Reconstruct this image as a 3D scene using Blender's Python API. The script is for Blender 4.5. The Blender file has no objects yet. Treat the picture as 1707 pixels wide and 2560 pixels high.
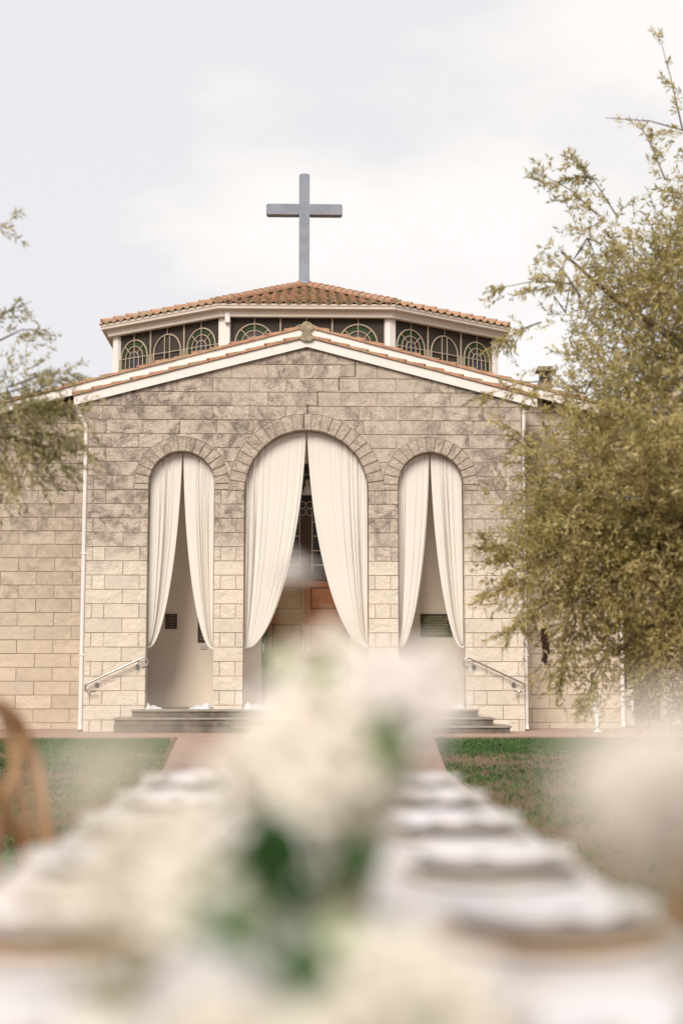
import bpy, bmesh, math, random
import numpy as np
from mathutils import Vector, Matrix
R = math.radians
random.seed(7); rng = np.random.default_rng(11)
S = bpy.context.scene
C = S.collection

# ------------------------------------------------------------------ camera
CAMZ = 1.08
cd = bpy.data.cameras.new('camera'); cam = bpy.data.objects.new('camera', cd); C.objects.link(cam)
cd.sensor_fit = 'VERTICAL'; cd.sensor_height = 36; cd.lens = 50
cd.clip_start = .05; cd.clip_end = 3000
yaw, pitch = math.atan(98/3556), math.atan(402/3556)
cam.location = (0, 0, CAMZ); cam.rotation_euler = (R(90)+pitch, 0, -yaw)
cd.dof.use_dof = True; cd.dof.focus_distance = 26.9; cd.dof.aperture_fstop = 1.18
S.camera = cam

# ------------------------------------------------------------------ sky, sun, exposure
W = bpy.data.worlds.new('World'); S.world = W; W.use_nodes = True
nt = W.node_tree; N = nt.nodes; L = nt.links; N.clear()
SUN_EL, SUN_AZ = R(37), R(-20)          # sun behind the camera, a little to the left
out = N.new('ShaderNodeOutputWorld'); bg = N.new('ShaderNodeBackground'); bg.inputs[1].default_value = .1
sky = N.new('ShaderNodeTexSky'); sky.sky_type = 'NISHITA'; sky.sun_disc = False
sky.sun_elevation = SUN_EL; sky.sun_rotation = math.pi + SUN_AZ*-1
tc = N.new('ShaderNodeTexCoord'); mp = N.new('ShaderNodeMapping'); mp.inputs['Scale'].default_value = (1, 1, 1.9)
mp.inputs['Location'].default_value = (8.3, 2.9, 6.6)
n1 = N.new('ShaderNodeTexNoise'); n1.inputs['Scale'].default_value = 3.0; n1.inputs['Detail'].default_value = 8; n1.inputs['Roughness'].default_value = .5; n1.inputs['Distortion'].default_value = .25
cr = N.new('ShaderNodeValToRGB')
cr.color_ramp.elements[0].position = .44; cr.color_ramp.elements[0].color = (6.45, 6.3, 6.45, 1)
cr.color_ramp.elements[1].position = .57; cr.color_ramp.elements[1].color = (7.6, 7.35, 7.15, 1)
e = cr.color_ramp.elements.new(.5); e.color = (7.15, 6.9, 6.7, 1)
n2 = N.new('ShaderNodeTexNoise'); n2.inputs['Scale'].default_value = 1.3; n2.inputs['Detail'].default_value = 4
cr2 = N.new('ShaderNodeValToRGB'); cr2.color_ramp.elements[0].position = .5; cr2.color_ramp.elements[1].position = .75
cr2.color_ramp.elements[0].color = (.95, .95, .95, 1); cr2.color_ramp.elements[1].color = (.82, .82, .82, 1)
mx = N.new('ShaderNodeMix'); mx.data_type = 'RGBA'
L.new(tc.outputs['Generated'], mp.inputs[0]); L.new(mp.outputs[0], n1.inputs[0]); L.new(mp.outputs[0], n2.inputs[0])
sp_ = N.new('ShaderNodeSeparateXYZ'); L.new(tc.outputs['Generated'], sp_.inputs[0])
ma = N.new('ShaderNodeMath'); ma.operation = 'MULTIPLY_ADD'; ma.inputs[1].default_value = .50
L.new(sp_.outputs[0], ma.inputs[0]); L.new(n1.outputs[0], ma.inputs[2]); L.new(ma.outputs[0], cr.inputs[0]); L.new(n2.outputs[0], cr2.inputs[0])
L.new(cr2.outputs[0], mx.inputs[0]); L.new(sky.outputs[0], mx.inputs[6]); L.new(cr.outputs[0], mx.inputs[7])
L.new(mx.outputs[2], bg.inputs[0]); L.new(bg.outputs[0], out.inputs[0])
sd = bpy.data.lights.new('sun', 'SUN'); so = bpy.data.objects.new('sun', sd); C.objects.link(so)
sd.energy = 2.8; sd.angle = R(30); sd.color = (1, .92, .81)
dirv = Vector((math.sin(SUN_AZ)*math.cos(SUN_EL), -math.cos(SUN_AZ)*math.cos(SUN_EL), math.sin(SUN_EL)))
so.rotation_euler = dirv.to_track_quat('Z', 'Y').to_euler(); so.location = (0, 0, 30)
S.view_settings.view_transform = 'Standard'; S.view_settings.look = 'None'
S.view_settings.exposure = .45; S.view_settings.gamma = 1
S.cycles.use_denoising = True; S.cycles.max_bounces = 8; S.cycles.transparent_max_bounces = 12

# ------------------------------------------------------------------ materials
def mat(name, col, rough=.8, metal=0, var=0, vscale=8, col2=None, bump=0, bscale=30, island=0, trans=0, spec=.3, f2=None, detail=6):
    """Procedural material: base colour varied by noise towards col2, per-island tone, noise bump."""
    m = bpy.data.materials.new(name); m.use_nodes = True
    t = m.node_tree; n = t.nodes; l = t.links; n.clear()
    o = n.new('ShaderNodeOutputMaterial'); p = n.new('ShaderNodeBsdfPrincipled')
    p.inputs['Roughness'].default_value = rough; p.inputs['Metallic'].default_value = metal
    p.inputs['Specular IOR Level'].default_value = spec
    tcn = n.new('ShaderNodeTexCoord')
    nz = n.new('ShaderNodeTexNoise'); nz.inputs['Scale'].default_value = vscale; nz.inputs['Detail'].default_value = detail
    l.new(tcn.outputs['Object'], nz.inputs[0])
    c2 = col2 or tuple(c*.7 for c in col)
    mr = n.new('ShaderNodeMapRange'); mr.inputs[1].default_value = .35; mr.inputs[2].default_value = .65
    mr.inputs[3].default_value = 0; mr.inputs[4].default_value = var
    l.new(nz.outputs[0], mr.inputs[0])
    a = n.new('ShaderNodeMix'); a.data_type = 'RGBA'; a.inputs[6].default_value = (*col, 1); a.inputs[7].default_value = (*c2, 1)
    l.new(mr.outputs[0], a.inputs[0]); res = a.outputs[2]
    if island:
        g = n.new('ShaderNodeNewGeometry'); mm = n.new('ShaderNodeMapRange')
        mm.inputs[3].default_value = 1-island; mm.inputs[4].default_value = 1+island*.6
        l.new(g.outputs['Random Per Island'], mm.inputs[0])
        b = n.new('ShaderNodeMix'); b.data_type = 'RGBA'; b.blend_type = 'MULTIPLY'; b.inputs[0].default_value = 1
        cmb = n.new('ShaderNodeCombineColor')
        for i in range(3): l.new(mm.outputs[0], cmb.inputs[i])
        l.new(res, b.inputs[6]); l.new(cmb.outputs[0], b.inputs[7]); res = b.outputs[2]
    l.new(res, p.inputs['Base Color'])
    if bump:
        bn = n.new('ShaderNodeTexNoise'); bn.inputs['Scale'].default_value = bscale; bn.inputs['Detail'].default_value = 8
        l.new(tcn.outputs['Object'], bn.inputs[0])
        bp = n.new('ShaderNodeBump'); bp.inputs['Strength'].default_value = 1; bp.inputs['Distance'].default_value = bump
        l.new(bn.outputs[0], bp.inputs['Height']); l.new(bp.outputs[0], p.inputs['Normal'])
    sh = p.outputs[0]
    if trans:
        tr = n.new('ShaderNodeBsdfTranslucent'); l.new(res, tr.inputs[0])
        ms = n.new('ShaderNodeMixShader'); ms.inputs[0].default_value = trans
        l.new(p.outputs[0], ms.inputs[1]); l.new(tr.outputs[0], ms.inputs[2]); sh = ms.outputs[0]
    l.new(sh, o.inputs[0])
    return m

def stone_mat(name, clean, aged, stain, z0, z1, rough_bump=.02, ring=False):
    """Limestone: clean cream low down, weathered with grey-brown stains above z0..z1, pale lichen specks, per-block tone."""
    m = bpy.data.materials.new(name); m.use_nodes = True
    t = m.node_tree; n = t.nodes; l = t.links; n.clear()
    o = n.new('ShaderNodeOutputMaterial'); p = n.new('ShaderNodeBsdfPrincipled'); p.inputs['Roughness'].default_value = .92
    p.inputs['Specular IOR Level'].default_value = .15
    tcn = n.new('ShaderNodeTexCoord'); g = n.new('ShaderNodeNewGeometry'); sx = n.new('ShaderNodeSeparateXYZ')
    l.new(tcn.outputs['Object'], sx.inputs[0])
    def noise(sc, det=6, rough=.6, dist=0, vec=None):
        q = n.new('ShaderNodeTexNoise'); q.inputs['Scale'].default_value = sc; q.inputs['Detail'].default_value = det
        q.inputs['Roughness'].default_value = rough; q.inputs['Distortion'].default_value = dist
        l.new(vec or tcn.outputs['Object'], q.inputs[0]); return q.outputs[0]
    def rangef(v, a, b, c=0, d=1):
        q = n.new('ShaderNodeMapRange'); q.inputs[1].default_value = a; q.inputs[2].default_value = b
        q.inputs[3].default_value = c; q.inputs[4].default_value = d; l.new(v, q.inputs[0]); return q.outputs[0]
    def math_(op, a, b):
        q = n.new('ShaderNodeMath'); q.operation = op
        for i, v in enumerate((a, b)):
            if isinstance(v, (int, float)): q.inputs[i].default_value = v
            else: l.new(v, q.inputs[i])
        return q.outputs[0]
    def mixc(f, a, b, mode='MIX'):
        q = n.new('ShaderNodeMix'); q.data_type = 'RGBA'; q.blend_type = mode
        if isinstance(f, (int, float)): q.inputs[0].default_value = f
        else: l.new(f, q.inputs[0])
        for i, v in ((6, a), (7, b)):
            if isinstance(v, tuple): q.inputs[i].default_value = (*v, 1)
            else: l.new(v, q.inputs[i])
        return q.outputs[2]
    rnd = g.outputs['Random Per Island']
    # offset the texture per block so that stains stop at the joints
    off = n.new('ShaderNodeCombineXYZ'); l.new(math_('MULTIPLY', rnd, 37.), off.inputs[0]); l.new(math_('MULTIPLY', rnd, 91.), off.inputs[2])
    va = n.new('ShaderNodeVectorMath'); va.operation = 'ADD'; l.new(tcn.outputs['Object'], va.inputs[0]); l.new(off.outputs[0], va.inputs[1])
    blockvec = va.outputs[0]
    zz = math_('ADD', sx.outputs[2], rangef(noise(.9, 3), .3, .7, -.25, .25))
    zz = math_('ADD', zz, rangef(rnd, 0, 1, -.28, .28))
    hi = rangef(zz, z0, z1)
    base = mixc(hi, clean, aged)
    base = mixc(rangef(noise(3.5, 5), .35, .65, 0, .35), base, tuple(c*.80 for c in clean))
    st = rangef(noise(3.0, 10, .74, .8, blockvec), .43, .60)
    st = math_('MULTIPLY', st, rangef(noise(.8, 3), .34, .54, .35, 1))
    st = math_('MULTIPLY', st, rangef(hi, 0, 1, .14, .95))
    base = mixc(st, base, stain)
    sp = rangef(noise(30, 4, .6), .57, .66)
    sp = math_('MULTIPLY', sp, rangef(hi, 0, 1, .05, .55))
    base = mixc(sp, base, tuple(min(.8, c*1.25) for c in clean))
    tone = rangef(rnd, 0, 1, .86, 1.08)
    cb = n.new('ShaderNodeCombineColor')
    for i in range(3): l.new(tone, cb.inputs[i])
    base = mixc(1., base, cb.outputs[0], 'MULTIPLY')
    l.new(base, p.inputs['Base Color'])
    h = math_('ADD', noise(7 if not ring else 16, 8, .62, .4, blockvec), math_('MULTIPLY', noise(45, 5), .35))
    # a share of the blocks is dressed smooth, the rest rock faced
    h = math_('MULTIPLY', h, rangef(rnd, .2, .8, .45, 1.0))
    b = n.new('ShaderNodeBump'); b.inputs['Distance'].default_value = rough_bump; b.inputs['Strength'].default_value = 1
    l.new(h, b.inputs['Height']); l.new(b.outputs[0], p.inputs['Normal']); l.new(p.outputs[0], o.inputs[0])
    return m

def tile_mat():
    m = mat('terracotta', (.48, .265, .17), .9, var=.9, vscale=7, col2=(.30, .17, .115), bump=.012, bscale=40)
    t = m.node_tree; n = t.nodes; l = t.links
    p = [q for q in n if q.type == 'BSDF_PRINCIPLED'][0]; src = p.inputs['Base Color'].links[0].from_socket
    tcn = [q for q in n if q.type == 'TEX_COORD'][0]
    z = n.new('ShaderNodeTexNoise'); z.inputs['Scale'].default_value = 9; z.inputs['Detail'].default_value = 8; z.inputs['Roughness'].default_value = .7
    z2 = n.new('ShaderNodeTexNoise'); z2.inputs['Scale'].default_value = 1.4
    l.new(tcn.outputs['Object'], z.inputs[0]); l.new(tcn.outputs['Object'], z2.inputs[0])
    mu = n.new('ShaderNodeMath'); mu.operation = 'MULTIPLY'
    r1 = n.new('ShaderNodeMapRange'); r1.inputs[1].default_value = .50; r1.inputs[2].default_value = .60
    r2 = n.new('ShaderNodeMapRange'); r2.inputs[1].default_value = .35; r2.inputs[2].default_value = .6; r2.inputs[3].default_value = .2
    l.new(z.outputs[0], r1.inputs[0]); l.new(z2.outputs[0], r2.inputs[0]); l.new(r1.outputs[0], mu.inputs[0]); l.new(r2.outputs[0], mu.inputs[1])
    a = n.new('ShaderNodeMix'); a.data_type = 'RGBA'; a.inputs[7].default_value = (.30, .27, .17, 1)
    l.new(mu.outputs[0], a.inputs[0]); l.new(src, a.inputs[6]); l.new(a.outputs[2], p.inputs['Base Color'])
    return m

M = {}
M['stone'] = stone_mat('limestone', (.69, .61, .52), (.49, .41, .34), (.175, .14, .122), 3.05, 3.75, .05)
M['ring'] = stone_mat('arch_limestone', (.62, .54, .45), (.47, .395, .325), (.25, .21, .175), 2.9, 4.1, .05, True)
M['wing_stone'] = stone_mat('side_limestone', (.57, .48, .385), (.48, .40, .33), (.19, .155, .13), 1.6, 4.2, .035)
M['mortar'] = mat('mortar', (.50, .41, .33), .95, var=.5, vscale=20)
M['crack'] = mat('crack_dark', (.05, .038, .028), 1)
M['tile'] = tile_mat()
M['moss'] = mat('lichen_mortar', (.36, .30, .215), .95, var=1, vscale=18, col2=(.20, .17, .11), bump=.02, bscale=25)
M['white'] = mat('white_paint', (.70, .66, .635), .6, var=.35, vscale=3, col2=(.60, .56, .52), bump=.002, bscale=30)
M['cream'] = mat('cream_paint', (.60, .535, .48), .6, var=.3, vscale=4, col2=(.50, .44, .39))
M['plaster'] = mat('porch_plaster', (.74, .65, .55), .9, var=.3, vscale=2, col2=(.70, .59, .50), bump=.003, bscale=60)
M['platform'] = mat('step_concrete', (.30, .26, .215), .85, var=.8, vscale=5, col2=(.20, .17, .14), bump=.004, bscale=40)
M['riser'] = mat('step_slate', (.17, .145, .115), .8, var=.9, vscale=6, col2=(.085, .07, .056), bump=.004, bscale=40)
M['steel'] = mat('stainless', (.42, .40, .38), .28, 1)
M['cross'] = mat('grey_blue_paint', (.255, .275, .33), .75, var=.9, vscale=3, col2=(.20, .215, .26), bump=.004, bscale=12)
M['screen'] = mat('flyscreen', (.062, .050, .043), .95, var=.8, vscale=40, col2=(.032, .026, .022), bump=.01, bscale=35)
M['green_glass'] = mat('green_glass', (.030, .048, .020), .7, var=.6, vscale=12, col2=(.02, .034, .016), spec=.2)
M['brown_glass'] = mat('amber_glass', (.038, .022, .016), .5, var=.6, vscale=12, col2=(.02, .015, .012), spec=.5)
M['blue_glass'] = mat('blue_glass', (.03, .034, .055), .5, spec=.5)
M['dark_glass'] = mat('dark_glass', (.012, .010, .009), .3, spec=.4)
M['tracery'] = mat('tracery_paint', (.40, .33, .25), .7, var=.4, vscale=6)
M['door'] = mat('door_timber', (.30, .115, .042), .5, var=.8, vscale=3, col2=(.19, .068, .025), spec=.4)
M['dark_wood'] = mat('dark_timber', (.06, .03, .018), .5)
M['bronze'] = mat('bronze_plaque', (.07, .045, .032), .5, .3, var=.6, vscale=14)
M['brass'] = mat('pale_brass', (.55, .47, .34), .4, .5)
M['curtain'] = mat('curtain_voile', (.88, .85, .80), .9, var=.25, vscale=1.5, col2=(.84, .77, .67), trans=.28, spec=.1, bump=.002, bscale=90)
M['cloth'] = mat('table_linen', (.52, .49, .48), .9, var=.3, vscale=4, col2=(.47, .44, .43), spec=.1, bump=.001, bscale=200)
M['napkin'] = mat('napkin_linen', (.57, .55, .575), .9, spec=.1, var=.2, vscale=10, col2=(.51, .49, .51))
M['plate'] = mat('stoneware', (.56, .53, .49), .5, spec=.3, var=.2, vscale=5)
M['charger'] = mat('charger_wood', (.60, .46, .34), .7, spec=.2, var=.5, vscale=14, col2=(.54, .39, .27))
M['pale_charger'] = mat('pale_charger', (.58, .53, .47), .7, spec=.2, var=.4, vscale=14)
M['chair'] = mat('chair_beech', (.42, .235, .105), .45, var=.9, vscale=6, col2=(.20, .095, .04), spec=.4)
M['rattan'] = mat('chair_rattan', (.52, .36, .20), .8, var=.5, vscale=50)
M['petal_cream'] = mat('cream_petal', (.86, .82, .75), .75, trans=.35, var=.3, vscale=10, col2=(.82, .77, .66), spec=.15)
M['petal_white'] = mat('white_petal', (.86, .82, .79), .75, trans=.3, var=.3, vscale=10, col2=(.80, .75, .71), spec=.15)
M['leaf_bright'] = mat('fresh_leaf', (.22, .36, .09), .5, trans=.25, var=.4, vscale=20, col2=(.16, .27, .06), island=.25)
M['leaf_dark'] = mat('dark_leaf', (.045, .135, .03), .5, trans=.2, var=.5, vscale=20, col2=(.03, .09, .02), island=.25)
M['stem'] = mat('flower_stem', (.30, .27, .15), .6)
M['ceramic'] = mat('white_ceramic', (.70, .68, .65), .3, spec=.5)
M['bark'] = mat('olive_bark', (.20, .155, .115), .95, var=.9, vscale=9, col2=(.06, .045, .035), bump=.03, bscale=14)
M['grass'] = mat('grass_blade', (.085, .165, .040), .7, trans=.2, var=.9, vscale=1.6, col2=(.05, .10, .035), island=.4)
M['litter'] = mat('fallen_leaf', (.24, .175, .11), .9, var=.8, vscale=4, col2=(.14, .10, .06), island=.5)
M['soil'] = mat('soil_turf', (.17, .115, .07), .98, var=.7, vscale=1.3, col2=(.11, .095, .045), bump=.03, bscale=8)
M['path'] = mat('pink_concrete', (.36, .245, .20), .9, var=.5, vscale=2.2, col2=(.29, .20, .165), bump=.003, bscale=60)
M['kerb'] = mat('kerb_concrete', (.25, .17, .13), .9, var=.6, vscale=6)
M['lamp'] = mat('lamp_white', (.66, .67, .68), .4)
M['nest'] = mat('dry_leaves', (.055, .028, .018), .95, var=.9, vscale=20, bump=.02, bscale=30)

def leaf_mat(name, a, b, c):
    m = bpy.data.materials.new(name); m.use_nodes = True
    t = m.node_tree; n = t.nodes; l = t.links; n.clear()
    o = n.new('ShaderNodeOutputMaterial'); p = n.new('ShaderNodeBsdfPrincipled'); p.inputs['Roughness'].default_value = .55
    g = n.new('ShaderNodeNewGeometry'); r = n.new('ShaderNodeValToRGB')
    r.color_ramp.elements[0].color = (*a, 1); r.color_ramp.elements[1].color = (*c, 1); q = r.color_ramp.elements.new(.5); q.color = (*b, 1)
    tcn = n.new('ShaderNodeTexCoord'); z = n.new('ShaderNodeTexNoise'); z.inputs['Scale'].default_value = 2.2; z.inputs['Detail'].default_value = 4
    l.new(tcn.outputs['Object'], z.inputs[0])
    ad = n.new('ShaderNodeMath'); ad.operation = 'MULTIPLY_ADD'; ad.inputs[1].default_value = .42
    mr = n.new('ShaderNodeMapRange'); mr.inputs[1].default_value = .35; mr.inputs[2].default_value = .65; mr.inputs[4].default_value = .58
    l.new(z.outputs[0], mr.inputs[0]); l.new(g.outputs['Random Per Island'], ad.inputs[0]); l.new(mr.outputs[0], ad.inputs[2])
    l.new(ad.outputs[0], r.inputs[0]); l.new(r.outputs[0], p.inputs['Base Color'])
    tr = n.new('ShaderNodeBsdfTranslucent'); l.new(r.outputs[0], tr.inputs[0])
    ms = n.new('ShaderNodeMixShader'); ms.inputs[0].default_value = .35
    l.new(p.outputs[0], ms.inputs[1]); l.new(tr.outputs[0], ms.inputs[2]); l.new(ms.outputs[0], o.inputs[0])
    return m
M['olive'] = leaf_mat('olive_leaf', (.11, .12, .028), (.42, .345, .13), (.70, .58, .30))
M['olive2'] = leaf_mat('young_olive_leaf', (.11, .13, .045), (.32, .28, .12), (.52, .45, .25))

# ------------------------------------------------------------------ helpers
def link(name, bm, m, parent=None, smooth=False, mats=None):
    me = bpy.data.meshes.new(name)
    if isinstance(bm, bmesh.types.BMesh):
        bm.to_mesh(me); bm.free()
    else:
        v, f = bm; me.from_pydata([tuple(a) for a in v], [], [tuple(a) for a in f])
    for q in (mats or [m]): me.materials.append(q)
    if smooth: me.polygons.foreach_set('use_smooth', [True]*len(me.polygons))
    me.update()
    o = bpy.data.objects.new(name, me); C.objects.link(o)
    if parent: o.parent = parent
    return o
def tag(o, label, cat, group=None, kind=None):
    if label: o['label'] = label
    if cat: o['category'] = cat
    if group: o['group'] = group
    if kind: o['kind'] = kind
    return o
def thing(name, label, cat, loc=(0, 0, 0), rz=0, group=None):
    o = bpy.data.objects.new(name, None); C.objects.link(o); o.empty_display_size = .1
    o.location = loc; o.rotation_euler = (0, 0, rz)
    return tag(o, label, cat, group)
def struct(o, label=None):
    o['kind'] = 'structure'
    if label: o['label'] = label
    return o
def dup(root, loc, rz, label=None, group=None):
    r = root.copy(); C.objects.link(r); r.location = loc; r.rotation_euler = (0, 0, rz)
    if label: r['label'] = label
    if group: r['group'] = group
    for ch in list(root.children):
        c = ch.copy(); C.objects.link(c); c.parent = r
        for g in list(ch.children):
            d = g.copy(); C.objects.link(d); d.parent = c
    return r
def box(bm, x0, x1, y0, y1, z0, z1, bev=0):
    vs = [bm.verts.new(p) for p in ((x0,y0,z0),(x1,y0,z0),(x1,y1,z0),(x0,y1,z0),(x0,y0,z1),(x1,y0,z1),(x1,y1,z1),(x0,y1,z1))]
    fs = [bm.faces.new([vs[i] for i in f]) for f in ((0,3,2,1),(4,5,6,7),(0,1,5,4),(1,2,6,5),(2,3,7,6),(3,0,4,7))]
    if bev:
        es = list({e for f in fs for e in f.edges})
        bmesh.ops.bevel(bm, geom=es, offset=bev, segments=2, affect='EDGES', profile=.5)
    return fs
def prism(bm, pts, y0, y1):
    """closed prism of an x,z polygon between two depths (pts counter-clockwise seen from -y)"""
    a = [bm.verts.new((x, y0, z)) for x, z in pts]; b = [bm.verts.new((x, y1, z)) for x, z in pts]
    bm.faces.new(a); bm.faces.new(b[::-1]); k = len(pts)
    for i in range(k):
        j = (i+1) % k; bm.faces.new((a[j], a[i], b[i], b[j]))
def tube(bm, pts, r, seg=8, caps=True, closed=False):
    pts = [Vector(p) for p in pts]; k = len(pts); rings = []
    rr = r if isinstance(r, (list, tuple)) else [r]*k
    prev = None
    for i, p in enumerate(pts):
        if closed: t = pts[(i+1) % k]-pts[i-1]
        else: t = pts[min(i+1, k-1)]-pts[max(i-1, 0)]
        if t.length < 1e-9: t = Vector((0, 0, 1))
        t.normalize()
        if prev is None:
            u = t.cross(Vector((0, 0, 1)))
            if u.length < .1: u = t.cross(Vector((1, 0, 0)))
        else: u = prev-t*prev.dot(t)
        u.normalize(); prev = u; w = t.cross(u)
        rings.append([bm.verts.new(p+u*math.cos(a)*rr[i]+w*math.sin(a)*rr[i]) for a in [2*math.pi*s/seg for s in range(seg)]])
    m = k if closed else k-1
    for i in range(m):
        A, B = rings[i], rings[(i+1) % k]
        for s in range(seg):
            bm.faces.new((A[s], A[(s+1) % seg], B[(s+1) % seg], B[s]))
    if caps and not closed:
        bm.faces.new(rings[0][::-1]); bm.faces.new(rings[-1])
def lathe(bm, prof, seg=24, cx=0, cy=0, z0=0):
    rings = []
    for r, z in prof:
        rings.append([bm.verts.new((cx+r*math.cos(2*math.pi*s/seg), cy+r*math.sin(2*math.pi*s/seg), z0+z)) for s in range(seg)] if r > 1e-6 else [bm.verts.new((cx, cy, z0+z))])
    for A, B in zip(rings, rings[1:]):
        for s in range(seg):
            q = (s+1) % seg
            if len(A) == 1 and len(B) == 1: continue
            if len(A) == 1: bm.faces.new((A[0], B[q], B[s]))
            elif len(B) == 1: bm.faces.new((A[s], A[q], B[0]))
            else: bm.faces.new((A[s], A[q], B[q], B[s]))
def boolean(bm, cutters):
    """subtract each closed cutter bmesh from a closed bmesh, exact solver"""
    me = bpy.data.meshes.new('t'); bm.to_mesh(me); bm.free(); o = bpy.data.objects.new('t', me); C.objects.link(o); cs = []
    for c in cutters:
        bmesh.ops.recalc_face_normals(c, faces=c.faces)
        cm = bpy.data.meshes.new('c'); c.to_mesh(cm); c.free(); co = bpy.data.objects.new('c', cm); C.objects.link(co); cs.append(co)
        md = o.modifiers.new('b', 'BOOLEAN'); md.operation = 'DIFFERENCE'; md.solver = 'EXACT'; md.object = co; md.use_self = False
    dg = bpy.context.evaluated_depsgraph_get(); r = bmesh.new(); r.from_mesh(o.evaluated_get(dg).to_mesh())
    bpy.data.objects.remove(o)
    for co in cs: bpy.data.objects.remove(co)
    return r
def clip(bm, co, no):
    bmesh.ops.bisect_plane(bm, geom=bm.verts[:]+bm.edges[:]+bm.faces[:], plane_co=co, plane_no=no, clear_outer=True)
def merge(dst, src):
    me = bpy.data.meshes.new('m'); src.to_mesh(me); src.free(); dst.from_mesh(me); bpy.data.meshes.remove(me)

# ------------------------------------------------------------------ ground
XC = .075; D = 26.7; SL = .262
bm = bmesh.new(); bmesh.ops.create_grid(bm, x_segments=2, y_segments=2, size=900)
o = link('ground', bm, M['soil']); o.location = (0, 300, -.05); struct(o)
bm = bmesh.new(); box(bm, -40, 40, 24.45, 28.4, -.12, 0); struct(link('front_path', bm, M['path']))
bm = bmesh.new()
a = [(-2.1, 24.44), (2.24, 24.44), (1.60, 15.9), (1.35, -2), (-1.30, -2), (-1.53, 15.9)]
top = [bm.verts.new((x, y, -.004)) for x, y in a]; bot = [bm.verts.new((x, y, -.12)) for x, y in a]
bm.faces.new(top[::-1]); bm.faces.new(bot)
for i in range(6): bm.faces.new((top[i], top[(i+1) % 6], bot[(i+1) % 6], bot[i]))
bmesh.ops.recalc_face_normals(bm, faces=bm.faces)
struct(link('centre_path', bm, M['path']))
bm = bmesh.new(); box(bm, 2.26, 40, 24.30, 24.44, -.1, -.002); box(bm, -40, -2.12, 24.30, 24.44, -.1, -.002)
struct(link('path_edging', bm, M['kerb']))

# ------------------------------------------------------------------ church
church = thing('church', 'cream limestone church with three porch arches, tiled roofs and glazed lantern', 'church', (0, 0, 0))
ARCH = [(XC-2.355, .622, 4.63, .275, 15), (XC, 1.170, 4.50, .305, 23), (XC+2.355, .622, 4.63, .275, 15)]   # centre x, radius, springing, ring thickness, stones
ZK = lambda k: .209+.2688*k
PX0, PX1 = -4.05, 4.165
def archpoly(cx, r, zs, zbot, seg=40):
    return [(cx-r, zbot)]+[(cx+r, zbot)]+[(cx+r*math.cos(math.pi*i/seg), zs+r*math.sin(math.pi*i/seg)) for i in range(seg+1)]
def block(bm, x0, x1, z0, z1, y, depth=.30, g=.0045, ch=.006, rough=.006):
    if x1-x0 < .03: return
    x0 += g; x1 -= g; z0 += g; z1 -= g
    j = lambda: random.uniform(-rough, rough)
    pts = [(x0, z0), (x1, z0), (x1, z1), (x0, z1)]
    f = [bm.verts.new((x+(ch if x == x0 else -ch), y+random.uniform(-.006, .004), z+(ch if z == z0 else -ch))) for x, z in pts]
    m_ = [bm.verts.new((x, y+.014, z)) for x, z in pts]
    b = [bm.verts.new((x, y+depth, z)) for x, z in pts]
    bm.faces.new(f); bm.faces.new(b[::-1])
    for i in range(4):
        q = (i+1) % 4
        bm.faces.new((f[q], f[i], m_[i], m_[q])); bm.faces.new((m_[q], m_[i], b[i], b[q]))
low = bmesh.new(); mid = bmesh.new(); high = bmesh.new()
aL, aR = [c for c in ARCH], None
x1, x2 = ARCH[0][0]-ARCH[0][1], ARCH[0][0]+ARCH[0][1]
x3, x4 = ARCH[1][0]-ARCH[1][1], ARCH[1][0]+ARCH[1][1]
x5, x6 = ARCH[2][0]-ARCH[2][1], ARCH[2][0]+ARCH[2][1]
for k in range(-1, 16):
    z0, z1 = ZK(k), ZK(k+1)
    if k == -1: z0 = -.02
    A = (k % 2 == 1)
    jj = lambda: random.uniform(-.012, .012)
    if A:
        for a, b in ((PX0, PX0+.124), (PX0+.124, PX0+.352+jj()), (PX0+.352, x1-.14), (x1-.14, x1)): block(low, a, b, z0, z1, D)
        for p, q in ((x2, x3), (x4, x5)):
            for a, b in ((p, p+.125), (p+.125, q-.15), (q-.15, q)): block(low, a, b, z0, z1, D)
        for a, b in ((x6, x6+.155), (x6+.155, x6+.40), (x6+.40, PX1-.12), (PX1-.12, PX1)): block(low, a, b, z0, z1, D)
    else:
        for a, b in ((PX0, PX0+.695), (PX0+.695, x1)): block(low, a, b, z0, z1, D)
        for p, q in ((x2, x3), (x4, x5)): block(low, p, q, z0, z1, D)
        for a, b in ((x6, x6+.70), (x6+.70, PX1)): block(low, a, b, z0, z1, D)
for k in range(16, 28):
    z0, z1 = ZK(k), ZK(k+1)
    t = mid if k < 22 else high
    xs = [PX0]; x = PX0+(.26 if k % 2 else .695*.5+.26)
    if k in (16, 18, 20): x = PX0+.12; xs.append(x); x += .22
    while x < PX1-.12: xs.append(x); x += .695
    xs.append(PX1)
    for a, b in zip(xs, xs[1:]): block(t, a, b, z0, z1, D)
cuts = []
for cx, r, zs, th, ns in ARCH:
    c = bmesh.new(); prism(c, archpoly(cx, r+th+.006, zs, 4.0), D-.2, D+.6); cuts.append(c)
mid = boolean(mid, cuts)
FZ = 7.265                                      # underside of the porch verge board at the ridge
for s in (-1, 1):
    clip(high, (XC, 0, FZ+.03), Vector((s*SL, 0, 1)).normalized())
merge(low, mid); merge(low, high)
wall = link('porch_wall', low, M['stone'], church)
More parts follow.
